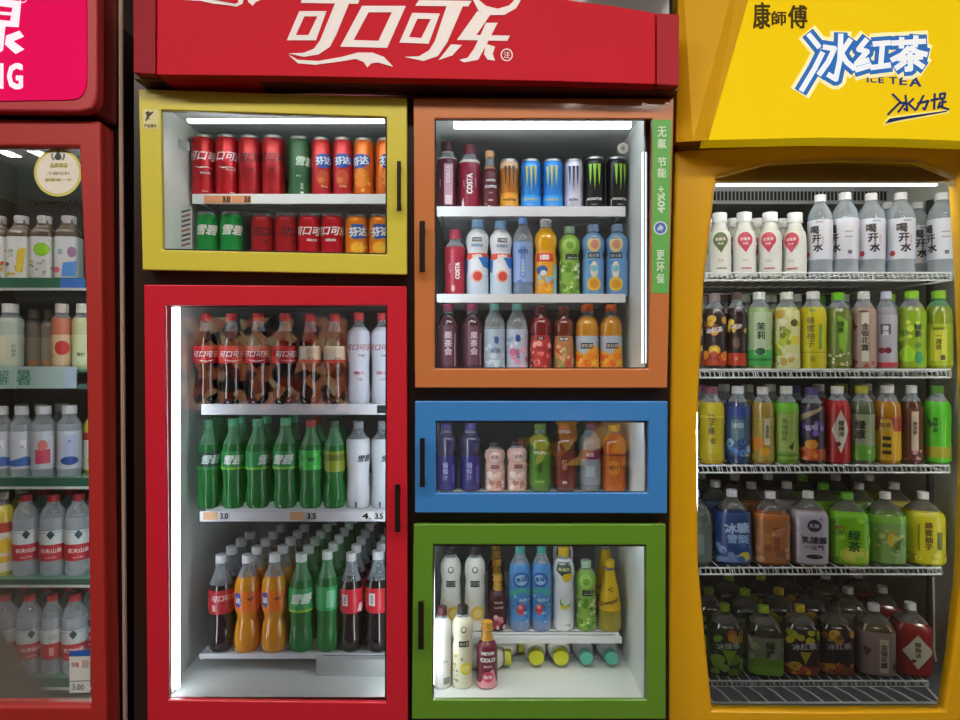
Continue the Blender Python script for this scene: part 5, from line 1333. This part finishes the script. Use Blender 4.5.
row([('costaw', 447.5, 20.5, 142), ('costa', 469.6, 21, 145), ('never', 489.8, 17, 151), ('mango', 509.3, 18.3, 160), ('mblue', 531, 20.2, 160), ('mblue', 552.5, 20.2, 160, -5), ('mwhite', 573.5, 18.5, 160),
     ('mblack', 594.5, 20.6, 157.8), ('mblack', 616.5, 20.6, 157.8, 22)], 'orange-door top shelf', YI, 206.7, -.0035, 1.60)
row([('costared', 455, 20, 230), ('peach', 477.5, 22.5, 220, -3), ('peach', 500.8, 22.5, 221, 8), ('bluewater', 523, 20.5, 217.5), ('ojuice', 545.6, 22.5, 219.5), ('limejuice', 569.3, 20.5, 226.5), ('lightblue', 593, 22.2, 224.5, 6), ('lightblue', 617, 22.2, 224.5, -6)],
    'orange-door middle shelf', YI, 294, -.0035, 1.60)
row([('purpletea', 448, 21.5, 304, -5), ('purpletea', 472, 21, 304, 5), ('tealwater', 494.4, 21, 303.5), ('pinkwater', 517, 21, 303.5), ('redfruit', 540.6, 21.5, 306), ('apricot', 563.7, 20, 307), ('orangej', 587, 22.5, 304.5), ('orangej', 611, 22, 304.5, 8)],
    'orange-door bottom shelf', YI, PY0 + .0745 * F / YI, 0, YI)
row([('grape', 446.3, 21.5, 423.5), ('grape', 470.5, 21.5, 423.5), ('pinkmilk', 495, 20, 442), ('pinkmilk', 517, 20, 441, 10), ('greentea2', 540, 22, 424), ('redtea2', 564.7, 22.5, 424), ('greybottle', 590, 21, 424), ('orangeb', 614, 24, 425)],
    'blue-door shelf', YI, PY0 + .3485 * F / YI, 0, YI)
# green door
YG = 1.685
row([('milkwhite', 450.8, 20.5, 546.5), ('milkwhite', 475, 20.5, 546.5), ('cocoa', 497.8, 17, 575), ('wavewater', 519.9, 22, 546.5, 8), ('wavewater', 541.4, 20.5, 546.5, -8), ('whiteyellow', 563.5, 21, 548), ('limejuice', 586, 19.5, 561), ('schweppes', 609.7, 23, 560.8)],
    'green-door raised shelf', YG, 636.7, -.0035, 1.625)
zs = PZ(636.7, 1.625) - .003
drink(S['schweppes'], PX(606, YG + .075), YG + .08, zs, .205, .0285, 'yellow tonic bottle half hidden behind the front one, green-door raised shelf')
for k in (1, 2, 3):
    drink(S['cocoa'], PX(497.5 - k * .6, YG + .062 * k), YG + .062 * k, zs, .152 + .003 * k, .0215, 'dark coffee bottle with gold neck, row %s back behind the green-door front one' % ['one', 'two', 'three'][k - 1], 'gold-necked coffee bottles')
drink(S['whiteyellow'], PX(563, YG + .075), YG + .075, zs, .228, .0265, 'white yogurt drink with yellow cap, hidden behind its twin on green-door shelf')
zf = HC - .7915
YN = 1.572
for id, px, wd, top, rot, lab in (('milkplain', 442, 19, 607, 15, 'plain white milk bottle with maroon cap, leftmost on green-door cabinet floor'),
                                  ('milklemon', 462.6, 20.5, 605.8, 0, 'cream lemon drink with black cap standing on green-door cabinet floor'),
                                  ('cocofront', 487.0, 20.5, 621.8, 0, 'maroon and pink coffee bottle with gold neck on green-door cabinet floor')):
    R = wd / 2 * YN / F
    drink(S[id], PX(px, YN), YN, zf, PZ(top, YN - .005) - zf, R, lab, None, rot)
# lying bottles: neck towards the glass
bottle('lyw', 'juice_bottle', 'bulb', 'lying white bottle with yellow cap', 'lying bottles', '#c9cc22', '#d3d2c8', .87, (.02, .86, '#d8d8d0'), [('o', .3, .6, .5, .5, '#6a7a3a')])
bottle('lyt', 'water_bottle', 'water', 'lying clear bottle with teal cap', 'lying bottles', '#58b8a4', '#8aa0ac', .70, (.2, .6, '#8fa8b8'), [('o', 0, .4, .5, .5, '#4a7a98')])
resolve_mats()
S['lyw']['liquid'] = '#d3d2c8'
PROF['bulb_w'] = PROF['bulb']
CAPS['bulb_w'] = (.90, 1, .68)
S['lyw']['kind'] = 'bulb_w'
CAPS['water_w'] = (.915, 1, .60); PROF['water_w'] = PROF['water']; S['lyt']['kind'] = 'water_w'
S['lyt']['liqmat'] = clearmat('#b8ccd6', .35)
for id, px, py, R, lab in (('lyw', 536.6, 664, .0285, 'lying white bottle with yellow cap facing out, left one under raised shelf'),
                           ('lyw', 561.2, 664, .0285, 'lying white bottle with yellow cap facing out, right one under raised shelf'),
                           ('lyt', 586.6, 666, .0275, 'lying clear bottle with teal cap facing out, left one under raised shelf'),
                           ('lyt', 611.8, 663.5, .0275, 'lying clear bottle with teal cap facing out, right one under raised shelf')):
    Yc = 1.645
    z = zf + R + .0005
    drink(S[id], PX(px, Yc), Yc + .21, z, .21, R, lab, None, euler=(PI / 2, 0, 0))
for X0_, Yc, z, lab in ((PX(511, 1.655), 1.652, zf + .029, 'white bottle lying sideways behind the coffee bottle, yellow cap pointing right'),
                        (PX(524, 1.73), 1.722, zf + .029, 'white bottle lying sideways further back, yellow cap pointing right')):
    drink(S['lyw'], X0_ - .155, Yc, z, .155, .0285, lab, None, euler=(0, PI / 2, 0))

# red door
row([('pepsi_dark', 206, 24, 313.5, 0), ('pepsi_dark', 231.5, 24, 313.5, 6), ('pepsi_dark', 258.3, 24, 313.5, -10), ('pepsi_dark', 285, 24, 313.5, 20), ('colacream', 310.4, 22, 314), ('colacream', 334.8, 22, 314, 8), ('colawhite', 358.8, 23, 313, 0), ('colawhite', 382.5, 23, 313, -6)],
    'red-door top shelf', YI, 404, -.0035, 1.60)
row([('spritedk', 209, 24, 420, 5), ('spriteb', 233.5, 24, 419, 0), ('spriteb', 258, 24, 419, 50), ('spriteb', 285.5, 24, 418, -12), ('spritelime', 311, 24, 420), ('spriteolive', 334.5, 23, 421), ('spritew', 358.3, 23.5, 421.5), ('spritew', 383, 23.5, 421.5, -4)],
    'red-door middle shelf', YI, 511, -.0035, 1.60, depth=1, backdrop=lambda i, k: i < 6)
row([('colaf', 221.4, 25.5, 555.4, 0), ('fantab', 247.6, 26, 555.4, 0), ('fantab', 274.8, 26, 554.4, 0), ('spritef', 301.5, 25.5, 554.4, 0), ('spritefp', 327.3, 25, 551.6, 0), ('colaf2', 351.3, 25.5, 553.4, 0), ('colaf2', 378.0, 25.5, 551.6, 4)],
    'red-door bottom shelf', YI, 653, -.0035, 1.625, depth=5, pitch=.069, backdrop=lambda i, k: k <= (3 if i == 0 else 4 if i < 3 else 5))

# ============================================================ DRINKS, LEFT
YL = 1.735
row([('fa', -1, 22, 216), ('fb', 21.5, 22, 216), ('fc', 44.5, 22, 216), ('fd', 69, 22.5, 216)], 'left fridge top shelf', YL, 278, -.001, 1.69)
row([('pa', 10.5, 24, 303.7), ('pc', 62, 22, 303.7), ('pd', 83, 22, 303.7)], 'left fridge second shelf', YL, 369, -.001, 1.69)
zl = PZ(369, 1.69) - .0004
for px, lab in ((34, 'grey-brown bottle set back on the second shelf of left refrigerator'), (50, 'grey-brown bottle behind the salmon one, left refrigerator second shelf')):
    drink(S['pb'], PX(px, 1.80), 1.80, zl, .158, .0213, lab)
row([('wa', 1.5, 21, 406.5, -10), ('wa', 22, 21, 406.5), ('wb', 43.8, 21.5, 406), ('wc', 69.5, 21.5, 405.5)], 'left fridge third shelf', YL, 477.5, -.001, 1.69, depth=1, pitch=.075, backdrop=lambda i, k: i < 3)
drink(S['yel'], PX(93, 1.785), 1.785, PZ(477.5, 1.69) - .0004, .165, .024, 'yellow drink bottle half hidden by the red frame on third shelf')
row([('yel', 2.5, 24, 492), ('nongfu', 26, 25, 495), ('nongfu', 53.5, 24.5, 495, -12), ('nongfu', 78.5, 24, 494)], 'left fridge fourth shelf', YL, 579, -.001, 1.69, depth=1, pitch=.073)
row([('nongfut', 5, 26, 595, 0), ('nongfu', 29.5, 25.5, 595, 8), ('nongfut', 52.5, 22.5, 595, 12), ('nongfu', 75, 25, 594.5, -8)], 'left fridge bottom shelf', YL - .005, 678, -.001, 1.69, depth=1, pitch=.073)

# ============================================================ DRINKS, RIGHT
YR = 1.80
row([('ya', 719.5, 21.5, 212.8), ('yb', 744.2, 21.5, 212.3), ('yb', 770, 21.5, 212.5, -14), ('yb', 794.8, 21.5, 212.6, -24)], 'right fridge yogurt half', YR, 272.8, -.004, 1.73, depth=1, pitch=.085)
row([('kai', 820, 24, 194.5, -30), ('kaiside', 845, 26, 192.3, 0), ('kai', 871, 25, 193, -5), ('kai', 900.5, 25.5, 192.3, 0), ('kaiside', 941.5, 25, 192.5)], 'right fridge water half', YR, 272.8, -.004, 1.73)
zt = PZ(272.8, 1.73) - .004
for px, Yq, lab in ((888, 1.875, 'boiled-water bottle standing behind, between the two middle lettered bottles'), (917, 1.874, 'boiled-water bottle standing back, left of the rightmost water bottle')):
    drink(S['kai'], PX(px, Yq), Yq, zt, .2185, .0345, lab, 'boiled-water bottles standing behind')
B2 = lambda i, k: True
row([('icetea', 714.5, 23.5, 293.5), ('icetea2', 736.5, 21, 292.5), ('jasmine', 759, 24.5, 292), ('kiwi', 786.5, 24.5, 292), ('yellowtea', 812.8, 25, 291.5), ('greenleaf', 838, 24.5, 292.5), ('pinktea', 863.3, 23.5, 291.5), ('ume', 885.8, 20.5, 291.5),
     ('limegreen', 911.5, 25, 291), ('oolong', 938.5, 24.5, 290.8)], 'right fridge second shelf', YR, 369.5, -.004, 1.73, depth=1, pitch=.10, backdrop=lambda i, k: i < 9)
row([('yellowbig', 711.5, 24.5, 387), ('bluetea', 737.8, 23, 386.5), ('orangetea', 762.6, 23, 387), ('guava', 786, 24.5, 386.5), ('purple', 811.5, 24, 388), ('diamond', 837, 24, 386.5), ('inkgreen', 861.5, 24.5, 386), ('kangamber', 886.8, 25, 385.8),
     ('darktea', 911, 20.5, 385.8), ('brightgreen', 936.8, 24, 386)], 'right fridge third shelf', YR, 465.5, -.004, 1.73, depth=1, pitch=.10, backdrop=lambda i, k: i < 9)
row([('jgrey', 694, 34, 491), ('jblue', 731.7, 35.5, 490.5), ('jpeach', 770, 35, 492.5), ('jwhite', 808, 35, 492), ('jgreen', 847, 37, 493.5), ('jpale', 885, 34, 493), ('jyellow', 922.7, 36, 493)],
    'right fridge litre shelf', YR, 567.8, -.004, 1.73, depth=2, pitch=.125)
row([('kgreen', 724.5, 33, 605.5), ('kink', 763.5, 35, 607.5), ('kred', 799.5, 34, 606.5), ('kred2', 834, 33, 606.5), ('kpink', 873.5, 36, 605.5), ('kdiamond', 910, 36, 604.5)],
    'right fridge bottom shelf', YR, 681, -.004, 1.73, depth=2, pitch=.125)
